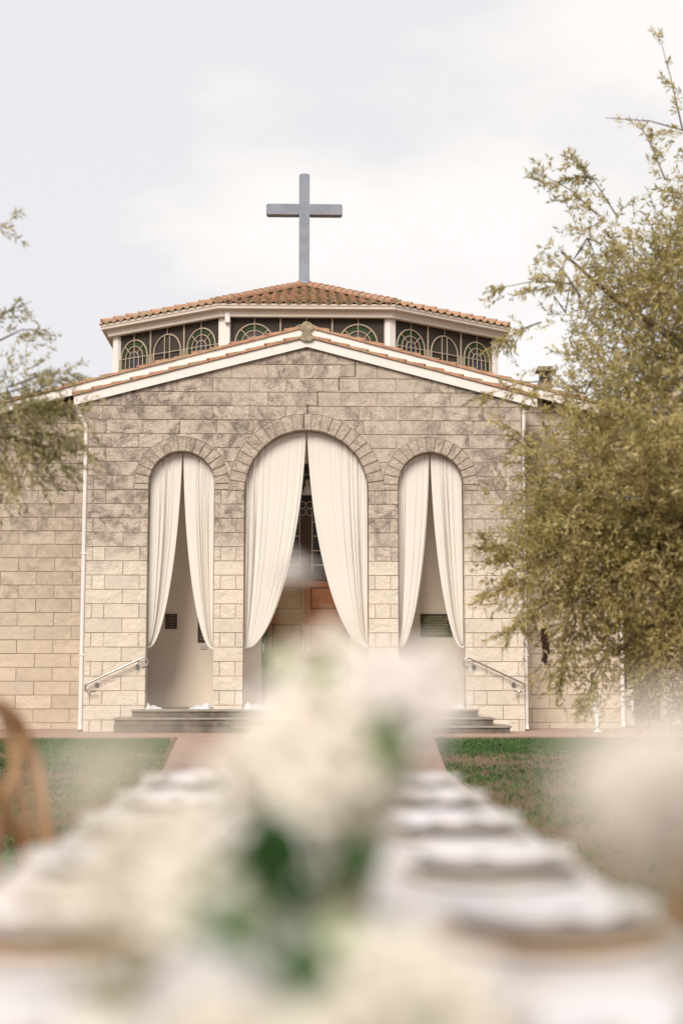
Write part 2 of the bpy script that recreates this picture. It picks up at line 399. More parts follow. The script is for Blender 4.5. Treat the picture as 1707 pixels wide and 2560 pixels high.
# mortar core behind the blocks
bm = bmesh.new(); pts = [(PX0+.01, -.05), (PX1-.01, -.05), (PX1-.01, 6.15), (XC, FZ+.02), (PX0+.01, 6.15)]
prism(bm, pts, D+.016, D+.285); bmesh.ops.recalc_face_normals(bm, faces=bm.faces)
cuts = []
for cx, r, zs, th, ns in ARCH:
    c = bmesh.new(); prism(c, archpoly(cx, r+.012, zs, -.3), D-.2, D+.6); cuts.append(c)
bm = boolean(bm, cuts); link('mortar', bm, M['mortar'], wall)
# arch rings
for cx, r, zs, th, ns in ARCH:
    bm = bmesh.new(); zb = 4.517
    def wedge(a0, a1):
        g = .006/(r+th/2); a0 += g; a1 -= g; j = random.uniform(-.007, .007)
        P = []
        for rr in (r+random.uniform(-.004, .004), r+th):
            for a in (a0, (a0+a1)/2, a1): P.append((cx-rr*math.cos(a), zs+rr*math.sin(a)))
        poly = [P[0], P[1], P[2], P[5], P[4], P[3]]
        yb = D-.012+j; cxm = sum(p[0] for p in poly)/6; czm = sum(p[1] for p in poly)/6
        f = [bm.verts.new((x+(cxm-x)*.07, yb, z+(czm-z)*.07)) for x, z in poly]
        m_ = [bm.verts.new((x, yb+.016, z)) for x, z in poly]; b = [bm.verts.new((x, D+.30, z)) for x, z in poly]
        bm.faces.new(f); bm.faces.new(b[::-1])
        for i in range(6):
            q = (i+1) % 6; bm.faces.new((f[q], f[i], m_[i], m_[q])); bm.faces.new((m_[q], m_[i], b[i], b[q]))
    st = math.pi/ns
    for i in range(ns): wedge(i*st, (i+1)*st)
    if zs > zb+.03:
        for s in (-1, 1):
            a, b = sorted((cx+s*r, cx+s*(r+th))); block(bm, a, b, zb, zs, D-.01)
    bmesh.ops.recalc_face_normals(bm, faces=bm.faces)
    link('arch_ring', bm, M['ring'], church)
# settlement crack stepping down through the joints over the centre arch
bm = bmesh.new()
ck = [(.994, 7.0), (.994, 6.715), (.686, 6.70), (.686, 6.43), (.279, 6.415), (.279, 6.145), (.089, 6.14), (.087, 6.0), (.02, 5.98), (.012, 5.70)]
for (xa, za), (xb, zb_) in zip(ck, ck[1:]):
    w = .012 if abs(xa-xb) < .03 else .004
    if abs(xa-xb) < .03: box(bm, min(xa, xb)-w/2, max(xa, xb)+w/2, D-.018, D+.05, zb_, za)
    else: box(bm, min(xa, xb), max(xa, xb), D-.004, D+.05, (za+zb_)/2-.002, (za+zb_)/2+.002)
link('crack', bm, M['crack'], wall)

# nave front walls either side of the porch and return walls
YN = 28.0
def wing(x0, x1, name, ztop, y=YN, joint=0.):
    bm = bmesh.new(); k = 0; z = -.03
    zs = [-.03, .113]
    while zs[-1] < ztop: zs.append(zs[-1]+.2672)
    for k, (a, b) in enumerate(zip(zs, zs[1:])):
        xs = [x0]; x = x0+(.35 if k % 2 else .70)*1+joint
        while x < x1-.1: xs.append(x); x += .70
        xs.append(x1)
        for p, q in zip(xs, xs[1:]): block(bm, p, q, a, b, y, .2)
    return bm, zs[-1]
NX0, NX1 = -6.25, 6.30; NZ = 7.715               # fascia underside at the ridge of the nave gable
for nm, xa, xb in (('left', NX0, PX0+.02), ('right', PX1-.02, NX1)):
    bm, zt = wing(xa, xb, nm, 6.8)
    for s in (-1, 1): clip(bm, (XC, 0, NZ-.02), Vector((s*SL, 0, 1)).normalized())
    w = link('nave_wall', bm, M['wing_stone'], church)
    bm = bmesh.new()
    za = NZ-.03-SL*abs(xa+.01-XC); zb_ = NZ-.03-SL*abs(xb-.01-XC)
    prism(bm, [(xa+.01, -.1), (xb-.01, -.1), (xb-.01, zb_), (xa+.01, za)], YN+.016, YN+.25)
    bmesh.ops.recalc_face_normals(bm, faces=bm.faces); link('mortar', bm, M['mortar'], w)
# porch flanks
bm = bmesh.new()
for k in range(-1, 22):
    z0, z1 = max(ZK(k), -.02), ZK(k+1)
    box(bm, PX0+.007, PX0+.27, D+.305, YN-.005, z0+.006, z1-.006)
link('porch_flank', bm, M['stone'], church)
bm = bmesh.new()
for k in range(-1, 22):
    z0, z1 = max(ZK(k), -.02), ZK(k+1)
    box(bm, PX1-.27, PX1-.007, D+.305, YN-.005, z0+.006, z1-.006)
link('porch_flank', bm, M['stone'], church)
# far walls of the building, long sides of the nave
bm = bmesh.new(); box(bm, NX0+.02, NX0+.25, YN+.26, 42, -.05, 6.2); box(bm, NX1-.25, NX1-.02, YN+.26, 42, -.05, 6.2); box(bm, NX0+.02, NX1-.02, 42, 42.25, -.05, 6.2)
link('nave_side_wall', bm, M['wing_stone'], church)
# annexe set back on the right
bm, zt = wing(NX1+.02, 10.5, 'annexe', 4.4, 29.4, .2)
an = link('annexe_wall', bm, M['wing_stone'], church)
bm = bmesh.new(); box(bm, NX1+.02, 10.5, 29.416, 29.65, -.1, 4.4); link('mortar', bm, M['mortar'], an)
bm = bmesh.new(); box(bm, NX1-.1, 10.8, 29.1, 34, 4.46, 4.62); link('annexe_roof', bm, M['tile'], church)
# side door, louvre panel
dr = bmesh.new(); box(dr, 6.45, 7.35, 29.33, 29.395, .15, 2.2, .005); side_door = link('side_door', dr, M['dark_wood'], church)
bm = bmesh.new(); box(bm, 6.40, 6.45, 29.30, 29.39, .1, 2.27); box(bm, 7.35, 7.40, 29.30, 29.39, .1, 2.27); box(bm, 6.45, 7.35, 29.30, 29.39, 2.205, 2.27)
link('door_frame', bm, M['tracery'], side_door)
bm = bmesh.new(); box(bm, 6.36, 6.56, 28.25, 28.33, .05, .75)
for i in range(20): box(bm, 6.37, 6.55, 28.235, 28.249, .08+.033*i, .10+.033*i)
lv = link('louvre_panel', bm, M['white'], church)

# verge boards
def fascia(ridge_low, h, y0, y1, half_l, half_r):
    bm = bmesh.new()
    for s, hw in ((-1, half_l), (1, half_r)):
        pts = [(XC, ridge_low), (XC+s*hw, ridge_low-SL*hw), (XC+s*hw, ridge_low-SL*hw+h), (XC, ridge_low+h)]
        if s < 0: pts = pts[::-1]
        prism(bm, pts, y0, y1)
    bmesh.ops.recalc_face_normals(bm, faces=bm.faces)
    return bm
pf = link('verge_board', fascia(FZ, .178, D-.07, D-.03, 4.40, 4.39), M['white'], church)
nf = link('verge_board', fascia(NZ, .178, YN-.32, YN-.28, 6.6, 6.55), M['white'], church)
# soffit strips behind the boards
bm = fascia(FZ+.12, .03, D-.03, YN-.33, 4.38, 4.37); link('soffit', bm, M['cream'], pf)
bm = fascia(NZ+.10, .03, YN-.28, YN+.3, 6.5, 6.5); link('soffit', bm, M['cream'], nf)

# tile sheets
FLAG = []
M['tile_moss'] = mat('lichened_tile', (.36, .24, .155), .95, var=1, vscale=11, col2=(.15, .125, .07), bump=.012, bscale=40)
def tile_sheet(W_, H_, pitch=.225, course=.30, roll=.045, lift=.028, jitter=.004, half=False):
    """corrugated sheet in local u (across) v (up slope) w (out), each course stepped"""
    nu = int(W_/pitch*8); us = [W_*i/nu for i in range(nu+1)]
    prof = []
    for u in us:
        t = (u/pitch) % 1
        prof.append(roll*max(0, math.cos((t-.5)*2*math.pi*.95/.62*.62) if abs(t-.5) < .27 else 0) - .008*math.cos((t)*4*math.pi))
    nv = int(math.ceil(H_/course)); v_, f_ = [], []; FLAG.clear()
    for c in range(nv):
        va, vb = c*course, min(H_, (c+1)*course+.02)
        base = len(v_)
        for v, w in ((va, lift-.022), (va, lift), (vb, 0)):
            for u, p in zip(us, prof):
                v_.append((u, v, w+p+random.uniform(-jitter, jitter)*(1 if w else .3)))
        n = len(us)
        for r_ in range(2):
            for i in range(n-1):
                a = base+r_*n+i; f_.append((a, a+1, a+n+1, a+n)); FLAG.append(abs((us[i]/pitch) % 1-.44) > .22)
    return v_, f_
def place_sheet(v_, f_, origin, udir, vdir):
    u = Vector(udir).normalized(); v = Vector(vdir).normalized(); w = u.cross(v); o_ = Vector(origin)
    bm = bmesh.new(); vs = [bm.verts.new(o_+u*a+v*b+w*c) for a, b, c in v_]
    for f, q in zip(f_, FLAG):
        g = bm.faces.new([vs[i] for i in f]); c = v_[f[0]]
        g.material_index = int(q and math.sin(c[0]*2.3+c[1]*1.1)+math.sin(c[0]*.9-c[1]*2.7+1) > -.9)
    return bm
def gable_roof(ridge_z, half, y0, y1):
    bm = bmesh.new()
    Lh = half*math.sqrt(1+SL*SL)
    for s in (-1, 1):
        v_, f_ = tile_sheet(y1-y0, Lh, course=.36)
        if s > 0: b = place_sheet(v_, f_, (XC+half, y0, ridge_z-SL*half), (0, 1, 0), (-1, 0, SL))
        else: b = place_sheet(v_, f_, (XC-half, y1, ridge_z-SL*half), (0, -1, 0), (1, 0, SL))
        merge(bm, b)
    return bm
PT = FZ+.178; NT = NZ+.178
pr = link('porch_roof', gable_roof(PT-.075, 4.38, D-.02, YN-.31), M['tile'], church, mats=[M['tile'], M['tile_moss']])
nr = link('nave_roof', gable_roof(NT-.075, 6.55, YN-.26, 42.3), M['tile'], church, mats=[M['tile'], M['tile_moss']])
# verge tiles: a stepped row along each sloping edge
def verge(ridge_top, half, y0, y1, parent):
    bm = bmesh.new(); st = .362; n = int(half/st)+1
    for s in (-1, 1):
        for i in range(n):
            a = .06+i*st; b = min(a+st+.03, half+.05)
            if b-a < .1: continue
            za = ridge_top-SL*a; zb_ = ridge_top-SL*b
            h0 = .045+random.uniform(-.006, .006); h1 = .082+random.uniform(-.008, .010)
            k = 5; topp = []
            for q in range(k+1):
                t = q/k; x = a+(b-a)*t; z = (za+(zb_-za)*t)+h0+(h1-h0)*t+random.uniform(-.004, .004)
                topp.append((XC+s*x, z))
            ptsb = [(XC+s*b, zb_+.006), (XC+s*a, za+.006)]
            P = topp+ptsb
            if s > 0: P = P[::-1]
            prism(bm, P, y0-random.uniform(0, .014), y1)
            if random.random() < .55:                                      # mortar nub at the overlap
                lathe(bm, [(0, -.02), (.025, -.012), (.03, 0), (.02, .018), (0, .022)], 8, XC+s*(b-.02), y0-.004, zb_+h1*.8)
    bmesh.ops.recalc_face_normals(bm, faces=bm.faces)
    return link('verge_tile', bm, M['tile'], parent)
verge(PT, 4.40, D-.10, D+.12, pr); verge(NT, 6.6, YN-.35, YN-.12, nr)
# ridge runs and mossy end caps
def ridge(y0, y1, z, parent):
    bm = bmesh.new(); y = y0; i = 0
    while y < y1:
        r0, r1 = .118, .098
        yb = min(y+.40, y1)
        for (ya, ra), (yc, rc) in (((y, r0), (yb, r1)),):
            A = [bm.verts.new((XC+ra*math.cos(t), ya, z-.02+ra*math.sin(t))) for t in [math.pi*q/12 for q in range(13)]]
            B = [bm.verts.new((XC+rc*math.cos(t), yc, z-.02+rc*math.sin(t))) for t in [math.pi*q/12 for q in range(13)]]
            for q in range(12): bm.faces.new((A[q], A[q+1], B[q+1], B[q]))
        y += .36; i += 1
    link('ridge_tile', bm, M['tile'], parent, True)
    bm = bmesh.new()
    pts = [(XC+(.112+random.uniform(-.008, .008))*math.cos(t), z-.015+(.115+random.uniform(-.01, .008))*math.sin(t)) for t in [math.pi*q/14 for q in range(15)]]
    pts += [(XC-.13, z-.06), (XC-.05, z-.10), (XC+.06, z-.10), (XC+.13, z-.06)]
    prism(bm, pts, y0-.045, y0+.03); bmesh.ops.recalc_face_normals(bm, faces=bm.faces)
    link('ridge_end_cap', bm, M['moss'], parent)
ridge(D-.08, YN-.3, PT+.02, pr); ridge(YN-.33, 31.6, NT+.02, nr)

# downpipes
def downpipe(x, y, ztop, zbot, side, bend=.16):
    bm = bmesh.new()
    tube(bm, [(x-side*bend, y-.02, ztop+.02), (x-side*bend, y-.02, ztop-.10), (x-side*.02, y-.01, ztop-.36), (x, y, ztop-.46), (x, y, zbot+.1), (x+side*.0, y-.05, zbot)], .042, 10)
    for z in (1.4, 3.3, 5.2):
        if z < ztop-.5: box(bm, x-.05, x+.05, y-.045, y+.055, z, z+.03)
    for f in bm.faces: f.smooth = False
    return link('downpipe', bm, M['white'], church)
downpipe(PX0-.055, D+.12, 6.12, .02, 1); downpipe(PX1+.035, D+.12, 6.10, .02, -1, .02)
downpipe(NX1-.03, YN-.07, 6.0, .02, -1, .03)

# ------------------------------------------------------------------ glazed lantern over the crossing
G0 = 31.0
poly_g = [(-1.97, G0), (1.97, G0), (4.86, G0+2.1), (4.86, G0+6.1), (1.97, G0+8.2), (-1.97, G0+8.2), (-4.86, G0+6.1), (-4.86, G0+2.1)]
poly_g = [(x+XC, y) for x, y in poly_g]
def offset(poly, d):
    out_ = []; k = len(poly)
    for i in range(k):
        p0, p1, p2 = Vector(poly[i-1]), Vector(poly[i]), Vector(poly[(i+1) % k])
        e1 = (p1-p0).normalized(); e2 = (p2-p1).normalized()
        n1_ = Vector((-e1.y, e1.x)); n2_ = Vector((-e2.y, e2.x)); b = (n1_+n2_); b /= b.length; c = b.dot(n1_)
        q = p1+b*(d/c); out_.append((q.x, q.y))
    return out_
def loft(bm, levels, close_top=False):
    rings = [[bm.verts.new((x, y, z)) for x, y in offset(poly_g, d)] for d, z in levels]
    for A, B in zip(rings, rings[1:]):
        k = len(A)
        for i in range(k): bm.faces.new((A[i], A[(i+1) % k], B[(i+1) % k], B[i]))
    return rings
WI = .30                                         # wall line inside the gutter line
bm = bmesh.new(); loft(bm, [(.30, 9.0), (.17, 9.0), (.16, 9.07), (.145, 9.075), (.135, 9.125), (.12, 9.13)])
bmesh.ops.recalc_face_normals(bm, faces=bm.faces)
eave = link('eave_board', bm, M['cream'], church)
bm = bmesh.new(); loft(bm, [(.20, 9.12), (.05, 9.135), (.02, 9.15), (.015, 9.20), (.0, 9.21), (-.01, 9.255), (.01, 9.26), (.03, 9.25), (.08, 9.20)])
link('gutter', bm, M['cream'], eave)
wall_p = offset(poly_g, WI)
# posts at the corners
for i, (x, y) in enumerate(wall_p):
    bm = bmesh.new(); px_, py_ = wall_p[i-1]; qx, qy = wall_p[(i+1) % 8]
    d1 = Vector((px_-x, py_-y)).normalized(); d2 = Vector((qx-x, qy-y)).normalized(); c = Vector((x, y))
    a, b = c+d1*.11, c+d2*.16
    ins = (d1+d2).normalized()*.16
    out2 = -(d1+d2).normalized()*.02
    P = [a+out2, c+out2, b+out2, b+ins*.5, c+ins, a+ins*.5]
    lo = [bm.verts.new((p.x, p.y, 6.2)) for p in P]; hi_ = [bm.verts.new((p.x, p.y, 9.0)) for p in P]
    for q in range(6): bm.faces.new((lo[q], lo[(q+1) % 6], hi_[(q+1) % 6], hi_[q]))
    bmesh.ops.recalc_face_normals(bm, faces=bm.faces)
    link('corner_post', bm, M['white'], church)
# rain-head block on the front left corner
bm = bmesh.new(); x, y = wall_p[0]
box(bm, x+.055, x+.165, y-.16, y-.03, 8.86, 9.16, .004); box(bm, x+.055, x+.16, y-.05, y-.025, 7.4, 8.86); link('rainwater_pipe', bm, M['white'], church)
# window bays
ZS = 8.43; ZTOP = 9.0
def face_windows(A, B, first, visible=True):
    A = Vector(A); B = Vector(B); d = (B-A).normalized(); Wd = (B-A).length; nrm = Vector((d.y, -d.x))
    P = lambda u, z, o_=0: (A.x+d.x*u+nrm.x*o_, A.y+d.y*u+nrm.y*o_, z)
    m = .13; n = 3; bw = (Wd-2*m)/n; rad = min(.43, bw*.40)
    zb = 7.0
    for i in range(n):
        u0 = m+i*bw; u1 = u0+bw; uc = (u0+u1)/2
        fr = bmesh.new()
        # pane: dark screened infill, part mesh; tracery tubes and glass slices as sub-parts
        box_pts = [P(u0, zb, -.05), P(u1, zb, -.05), P(u1, ZTOP, -.05), P(u0, ZTOP, -.05)]
        back = [P(u0, zb, -.10), P(u1, zb, -.10), P(u1, ZTOP, -.10), P(u0, ZTOP, -.10)]
        vs = [fr.verts.new(p) for p in box_pts]; vb = [fr.verts.new(p) for p in back]
        fr.faces.new(vs); fr.faces.new(vb[::-1])
        for q in range(4): fr.faces.new((vs[(q+1) % 4], vs[q], vb[q], vb[(q+1) % 4]))
        win = link('window', fr, M['screen'], church)
        bm = bmesh.new(); r = .014
        def bar(ua, za, ub, zb2, rr=r): tube(bm, [P(ua, za, -.02), P(ub, zb2, -.02)], rr, 6)
        if i < n-1: bar(u1, zb, u1, ZTOP, .022)
        bar(uc, ZS+rad, uc, ZTOP)
        bar(u0, ZS, u1, ZS, .012)
        centre = (i == 1)
        tube(bm, [P(uc+rad*math.cos(t), ZS+rad*1.02*math.sin(t), -.02) for t in [math.pi*q/20 for q in range(21)]], .019, 6)
        bar(uc-rad, zb, uc-rad, ZS, .019); bar(uc+rad, zb, uc+rad, ZS, .019)
        bar(u0+.05, zb, u0+.05, ZS, .012); bar(u1-.05, zb, u1-.05, ZS, .012)
        if not centre:
            for f_ in (.66, .34):
                tube(bm, [P(uc+rad*f_*math.cos(t), ZS+rad*f_*math.sin(t), -.02) for t in [math.pi*q/14 for q in range(15)]], .013, 6)
                bar(uc-rad*f_, zb, uc-rad*f_, ZS, .013); bar(uc+rad*f_, zb, uc+rad*f_, ZS, .013)
            for a in (45, 90, 135):
                ca, sa = math.cos(R(a)), math.sin(R(a))
                bar(uc+rad*.34*ca, ZS+rad*.34*sa, uc+rad*ca, ZS+rad*sa, .012)
            bar(uc, zb, uc, ZS+rad*.34, .012)
        else:
            for s in (-.19, .19): bar(uc+rad*s, zb, uc+rad*s, ZS+rad*.97)
        link('tracery', bm, M['tracery'], win)
        def slice_(r0, r1, name, mt, zlow=True):
            bm = bmesh.new(); k = 24
            o_ = -.040
            In = [bm.verts.new(P(uc+r0*math.cos(math.pi*q/k), ZS+r0*math.sin(math.pi*q/k), o_)) for q in range(k+1)]
            Ou = [bm.verts.new(P(uc+r1*math.cos(math.pi*q/k), ZS+r1*math.sin(math.pi*q/k), o_)) for q in range(k+1)]
            for q in range(k): bm.faces.new((In[q], Ou[q], Ou[q+1], In[q+1]))
            for (a_, b_) in ((r0, r1), (-r1, -r0)):
                f4 = [P(uc+a_, zb, o_), P(uc+b_, zb, o_), P(uc+b_, ZS, o_), P(uc+a_, ZS, o_)]
                bm.faces.new([bm.verts.new(p) for p in f4])
            bmesh.ops.remove_doubles(bm, verts=bm.verts, dist=.0001)
            bmesh.ops.solidify(bm, geom=bm.faces[:], thickness=.006)
            link(name, bm, M[mt], win)
        if not centre:
            slice_(rad*.66, rad, 'green_pane', 'green_glass'); slice_(rad*.34, rad*.66, 'amber_pane', 'brown_glass'); slice_(.004, rad*.34, 'blue_pane', 'blue_glass')
        else: slice_(.004, rad*.17, 'dark_pane', 'dark_glass')
for i in (7, 0, 1): face_windows(wall_p[i], wall_p[(i+1) % 8], i)
bm = bmesh.new()
for i in (2, 3, 4, 5, 6):
    a, b = Vector(wall_p[i]), Vector(wall_p[(i+1) % 8])
    q = [bm.verts.new((a.x, a.y, 6.5)), bm.verts.new((b.x, b.y, 6.5)), bm.verts.new((b.x, b.y, 9.0)), bm.verts.new((a.x, a.y, 9.0))]; bm.faces.new(q)
bmesh.ops.solidify(bm, geom=bm.faces[:], thickness=.05)
link('lantern_side_glazing', bm, M['screen'], church)
bm = bmesh.new(); pin = offset(poly_g, .36); f = bm.faces.new([bm.verts.new((x, y, 9.03)) for x, y in pin])
bmesh.ops.solidify(bm, geom=[f], thickness=.03); link('lantern_ceiling', bm, M['cream'], church)
# roof faces
APX = Vector((XC-.05, G0+4.1, 10.78)); EZ = 9.25
rp = offset(poly_g, .03); roof_bm = bmesh.new()
hips = []
for i in range(8):
    a = Vector((*rp[i], EZ)); b = Vector((*rp[(i+1) % 8], EZ)); u = (b-a).normalized(); Wd = (b-a).length
    v = APX-a; v = v-u*v.dot(u); H = v.length; v.normalize()
    ext = .0
    v_, f_ = tile_sheet(Wd, H, pitch=.2235, course=.30, roll=.062, lift=.034)
    s = place_sheet(v_, f_, a-v*.05, u, v)
    for p0, p1, sg in ((a, APX, 1), (b, APX, -1)):
        dd = (p1-p0); nn = Vector((dd.y, -dd.x, 0)).normalized()
        mid_ = (a+b)/2
        if (mid_-p0).dot(nn) > 0: nn = -nn
        clip(s, p0, nn)
    merge(roof_bm, s)
lr = link('lantern_roof', roof_bm, M['tile'], church, mats=[M['tile'], M['tile_moss']])
for i in range(8):
    a = Vector((*rp[i], EZ)); bmh = bmesh.new(); d = APX-a; Ln = d.length; d.normalize(); side = d.cross(Vector((0, 0, 1))).normalized(); up = side.cross(d)
    t = .02; k = 0
    while t < Ln-.10:
        t2 = min(t+.36, Ln-.05); r0 = .128+random.uniform(-.008, .008); r1 = .092
        A = []; B = []
        for q in range(13):
            an_ = math.pi*q/12
            A.append(bmh.verts.new(a+d*t+side*r0*math.cos(an_)+up*(r0*math.sin(an_)+.035)))
            B.append(bmh.verts.new(a+d*t2+side*r1*math.cos(an_)+up*(r1*math.sin(an_)+.035)))
        for q in range(12): bmh.faces.new((A[q], A[q+1], B[q+1], B[q]))
        bmh.faces.new(A[::-1]); t += .315
    link('hip_tile', bmh, M['tile'], lr)
    bm = bmesh.new()
    for q in range(10):
        c = a+d*(.05+random.random()*.35)+side*random.uniform(-.1, .1)+up*.05
        bmesh.ops.create_icosphere(bm, subdivisions=1, radius=random.uniform(.03, .065), matrix=Matrix.Translation(c))
    link('mortar_bedding', bm, M['moss'], lr, True)
bm = bmesh.new(); lathe(bm, [(.34, -.10), (.27, .0), (.17, .06), (.11, .09), (0, .10)], 20, APX.x, APX.y, APX.z-.01); link('apex_mortar', bm, M['moss'], lr, True)

# chimney flue on the right slope
ch = thing('chimney', 'small capped chimney on the right roof slope beside the olive tree', 'chimney', (5.72, 33, 6.2))
bm = bmesh.new(); box(bm, -.15, .15, -.15, .15, 0, 1.72, .01); link('shaft', bm, M['moss'], ch)
bm = bmesh.new(); box(bm, -.12, .12, -.12, .12, 1.72, 1.96); link('flue', bm, M['dark_glass'], ch)
bm = bmesh.new(); box(bm, -.20, .20, -.20, .20, 1.96, 2.02, .01); box(bm, -.17, .17, -.17, .17, 2.025, 2.08, .01); link('cap', bm, M['moss'], ch)

# cross
cr_ = thing('cross', 'tall plain grey-blue cross with rounded ends standing on top of the tiled lantern roof', 'cross', (APX.x, APX.y, APX.z+.02))
bm = bmesh.new(); hw = .134; H0, H1 = 0, 13.67-APX.z
def rr_poly(x0, x1, z0, z1, r, bottom=True):
    pts = []
    for cx_, cz_, a0 in ((x0+r, z0+r, 180), (x1-r, z0+r, 270), (x1-r, z1-r, 0), (x0+r, z1-r, 90)):
        if not bottom and cz_ < z1-r-1e-6:
            pts.append((x0 if a0 == 180 else x1, z0)); continue
        for q in range(6): a = R(a0+q*18); pts.append((cx_+r*math.cos(a), cz_+r*math.sin(a)))
    return pts
prism(bm, rr_poly(-hw, hw, 0, H1, .07, False), -.13, .13); bmesh.ops.recalc_face_normals(bm, faces=bm.faces)
link('upright', bm, M['cross'], cr_)
bm = bmesh.new(); za = 12.60-APX.z
for s in (-1, 1):
    x0, x1 = (hw+.001, .965) if s > 0 else (-.965, -hw-.001)
    pts = rr_poly(x0, x1, za, za+.275, .06)
    if s > 0: pts = [(x0, p[1]) if p[0] < x0+.061 and p[0] < (x0+x1)/2 and False else p for p in pts]
    prism(bm, pts, -.128, .128)
box(bm, -hw-.06, -hw-.0005, -.127, .127, za+.002, za+.273); box(bm, hw+.0005, hw+.06, -.127, .127, za+.002, za+.273)
bmesh.ops.recalc_face_normals(bm, faces=bm.faces); link('crossbar', bm, M['cross'], cr_)
bm = bmesh.new(); lathe(bm, [(.30, -.02), (.26, .03), (.19, .09), (.15, .13), (.13, .14)], 16); link('base_flashing', bm, M['cross'], cr_, True)

# ------------------------------------------------------------------ porch interior
YB = 28.3; FLR = .41
steps = thing('entrance_steps', 'three dark weathered concrete steps spreading in front of the porch arches', 'steps', (0, 0, 0))
def tread(x0, x1, y0, z, zl, last):
    bm = bmesh.new(); box(bm, x0, x1, y0, last, z-.035, z, .006); t_ = link('tread', bm, M['platform'], steps)
    bm = bmesh.new(); box(bm, x0+.025, x1-.025, y0+.03, last, zl, z-.037); link('riser', bm, M['riser'] , t_)
tread(-3.12, 3.25, 26.30, FLR-.001, .275, D-.016)
tread(-3.40, 3.50, 26.0, .27, .135, D-.02)
tread(-1.2, 3.76, 25.7, .13, .0, D-.02)
bm = bmesh.new(); box(bm, -3.42+.03, -1.21, 26.04, D-.02, 0, .133); link('plinth', bm, M['riser'], steps)
bm = bmesh.new(); box(bm, PX0+.28, PX1-.28, D+.012, YB-.005, .1, FLR); link('porch_floor', bm, M['platform'], church)
DX0, DX1 = -.80, .95; WT = 5.26
bm = bmesh.new(); box(bm, PX0+.275, DX0, YB, YB+.2, FLR, 6.0); box(bm, DX1, PX1-.275, YB, YB+.2, FLR, 6.0); box(bm, DX0+.001, DX1-.001, YB+.001, YB+.199, WT, 6.0)
link('inner_wall', bm, M['plaster'], church)
bm = bmesh.new(); box(bm, PX0+.275, PX1-.275, D+.31, YB-.003, 6.0, 6.05); link('porch_ceiling', bm, M['plaster'], church)
# double doors and the leaded window over them
bm = bmesh.new()
for x0, x1 in ((DX0+.002, DX0+.12), (DX1-.12, DX1-.002)): box(bm, x0, x1, YB+.05, YB+.17, FLR, WT-.002)
box(bm, DX0+.121, DX1-.121, YB+.06, YB+.17, 2.92, 3.04); box(bm, DX0+.121, DX1-.121, YB+.06, YB+.17, WT-.10, WT-.003)
doorf = link('door_frame', bm, M['dark_wood'], church)
for x0, x1 in ((DX0+.122, XC-.002), (XC+.002, DX1-.122)):
    bm = bmesh.new(); box(bm, x0, x1, YB+.10, YB+.15, FLR+.005, 2.918); leaf = link('door', bm, M['door'], church)
    m = .09; w = x1-x0
    for z0, z1 in ((.62, 1.25), (1.36, 2.04), (2.34, 2.775)):
        bm = bmesh.new()
        for (a, b, c, e_) in ((x0+m, x1-m, z0, z0+.018), (x0+m, x1-m, z1-.018, z1), (x0+m, x0+m+.018, z0+.018, z1-.018), (x1-m-.018, x1-m, z0+.018, z1-.018)):
            box(bm, a, b, YB+.094, YB+.099, c, e_)
        link('moulding', bm, M['dark_wood'], leaf)
        bm = bmesh.new(); box(bm, x0+m+.03, x1-m-.03, YB+.088, YB+.0985, z0+.03, z1-.03, .006); link('panel', bm, M['door'], leaf)
    bm = bmesh.new(); hx = x1-.05 if x0 < 0 else x0+.05
    tube(bm, [(hx, YB+.09, 1.50), (hx, YB+.05, 1.52), (hx, YB+.05, 1.68), (hx, YB+.09, 1.70)], .010, 8); link('handle', bm, M['brass'], leaf)
bm = bmesh.new(); box(bm, DX0+.02, DX0+.05, YB+.03, YB+.049, 1.50, 1.66, .004); link('latch', bm, M['white'], doorf)
bm = bmesh.new(); box(bm, DX0+.122, DX1-.122, YB+.12, YB+.14, 3.042, WT-.102); tw = link('fanlight_window', bm, M['dark_glass'], church)
bm = bmesh.new(); y0, y1 = YB+.095, YB+.115
for xv in (-.40, -.055, .195, .56):
    box(bm, xv-.013, xv+.013, y0, y1, 3.05, 5.12)
for zv in (3.223, 3.511, 3.802, 4.09, 4.36, 5.05):
    for a, b in ((DX0+.13, -.41), (-.388, -.066), (.206, .548), (.57, DX1-.13)): box(bm, a, b, y0+.003, y1-.003, zv-.013, zv+.013)
    if zv in (3.223, 5.05): box(bm, -.0435, .1835, y0+.002, y1-.002, zv-.012, zv+.012)
link('lead_bar', bm, M['tracery'], tw)
bm = bmesh.new()          # carved quatrefoil boss where the bars meet
for a in range(4):
    an_ = R(45+a*90); tube(bm, [(.07+.10*math.cos(an_)+.07*math.cos(t), YB+.10, 4.36+.10*math.sin(an_)+.07*math.sin(t)) for t in [2*math.pi*q/12 for q in range(12)]], .012, 6, closed=True)
link('quatrefoil', bm, M['tracery'], tw)
bm = bmesh.new(); box(bm, -.03, .17, YB+.09, YB+.118, 3.04, 4.2); link('mullion', bm, M['dark_wood'], tw)

# pendant lamp
pl = thing('pendant_lamp', 'pale bell-shaped pendant lamp hanging inside the centre arch above the doors', 'lamp', (.10, 27.9, 4.58))
bm = bmesh.new(); lathe(bm, [(.125, 0), (.122, .012), (.10, .06), (.06, .14), (.048, .17), (.0, .175)], 24); link('shade', bm, M['plate'], pl, True)
bm = bmesh.new(); lathe(bm, [(0.05, .17), (.05, .29), (.02, .30), (0, .30)], 16); link('socket', bm, M['tracery'], pl, True)
bm = bmesh.new(); tube(bm, [(0, 0, .30), (0, 0, 1.42)], .006, 6); link('cord', bm, M['dark_wood'], pl)

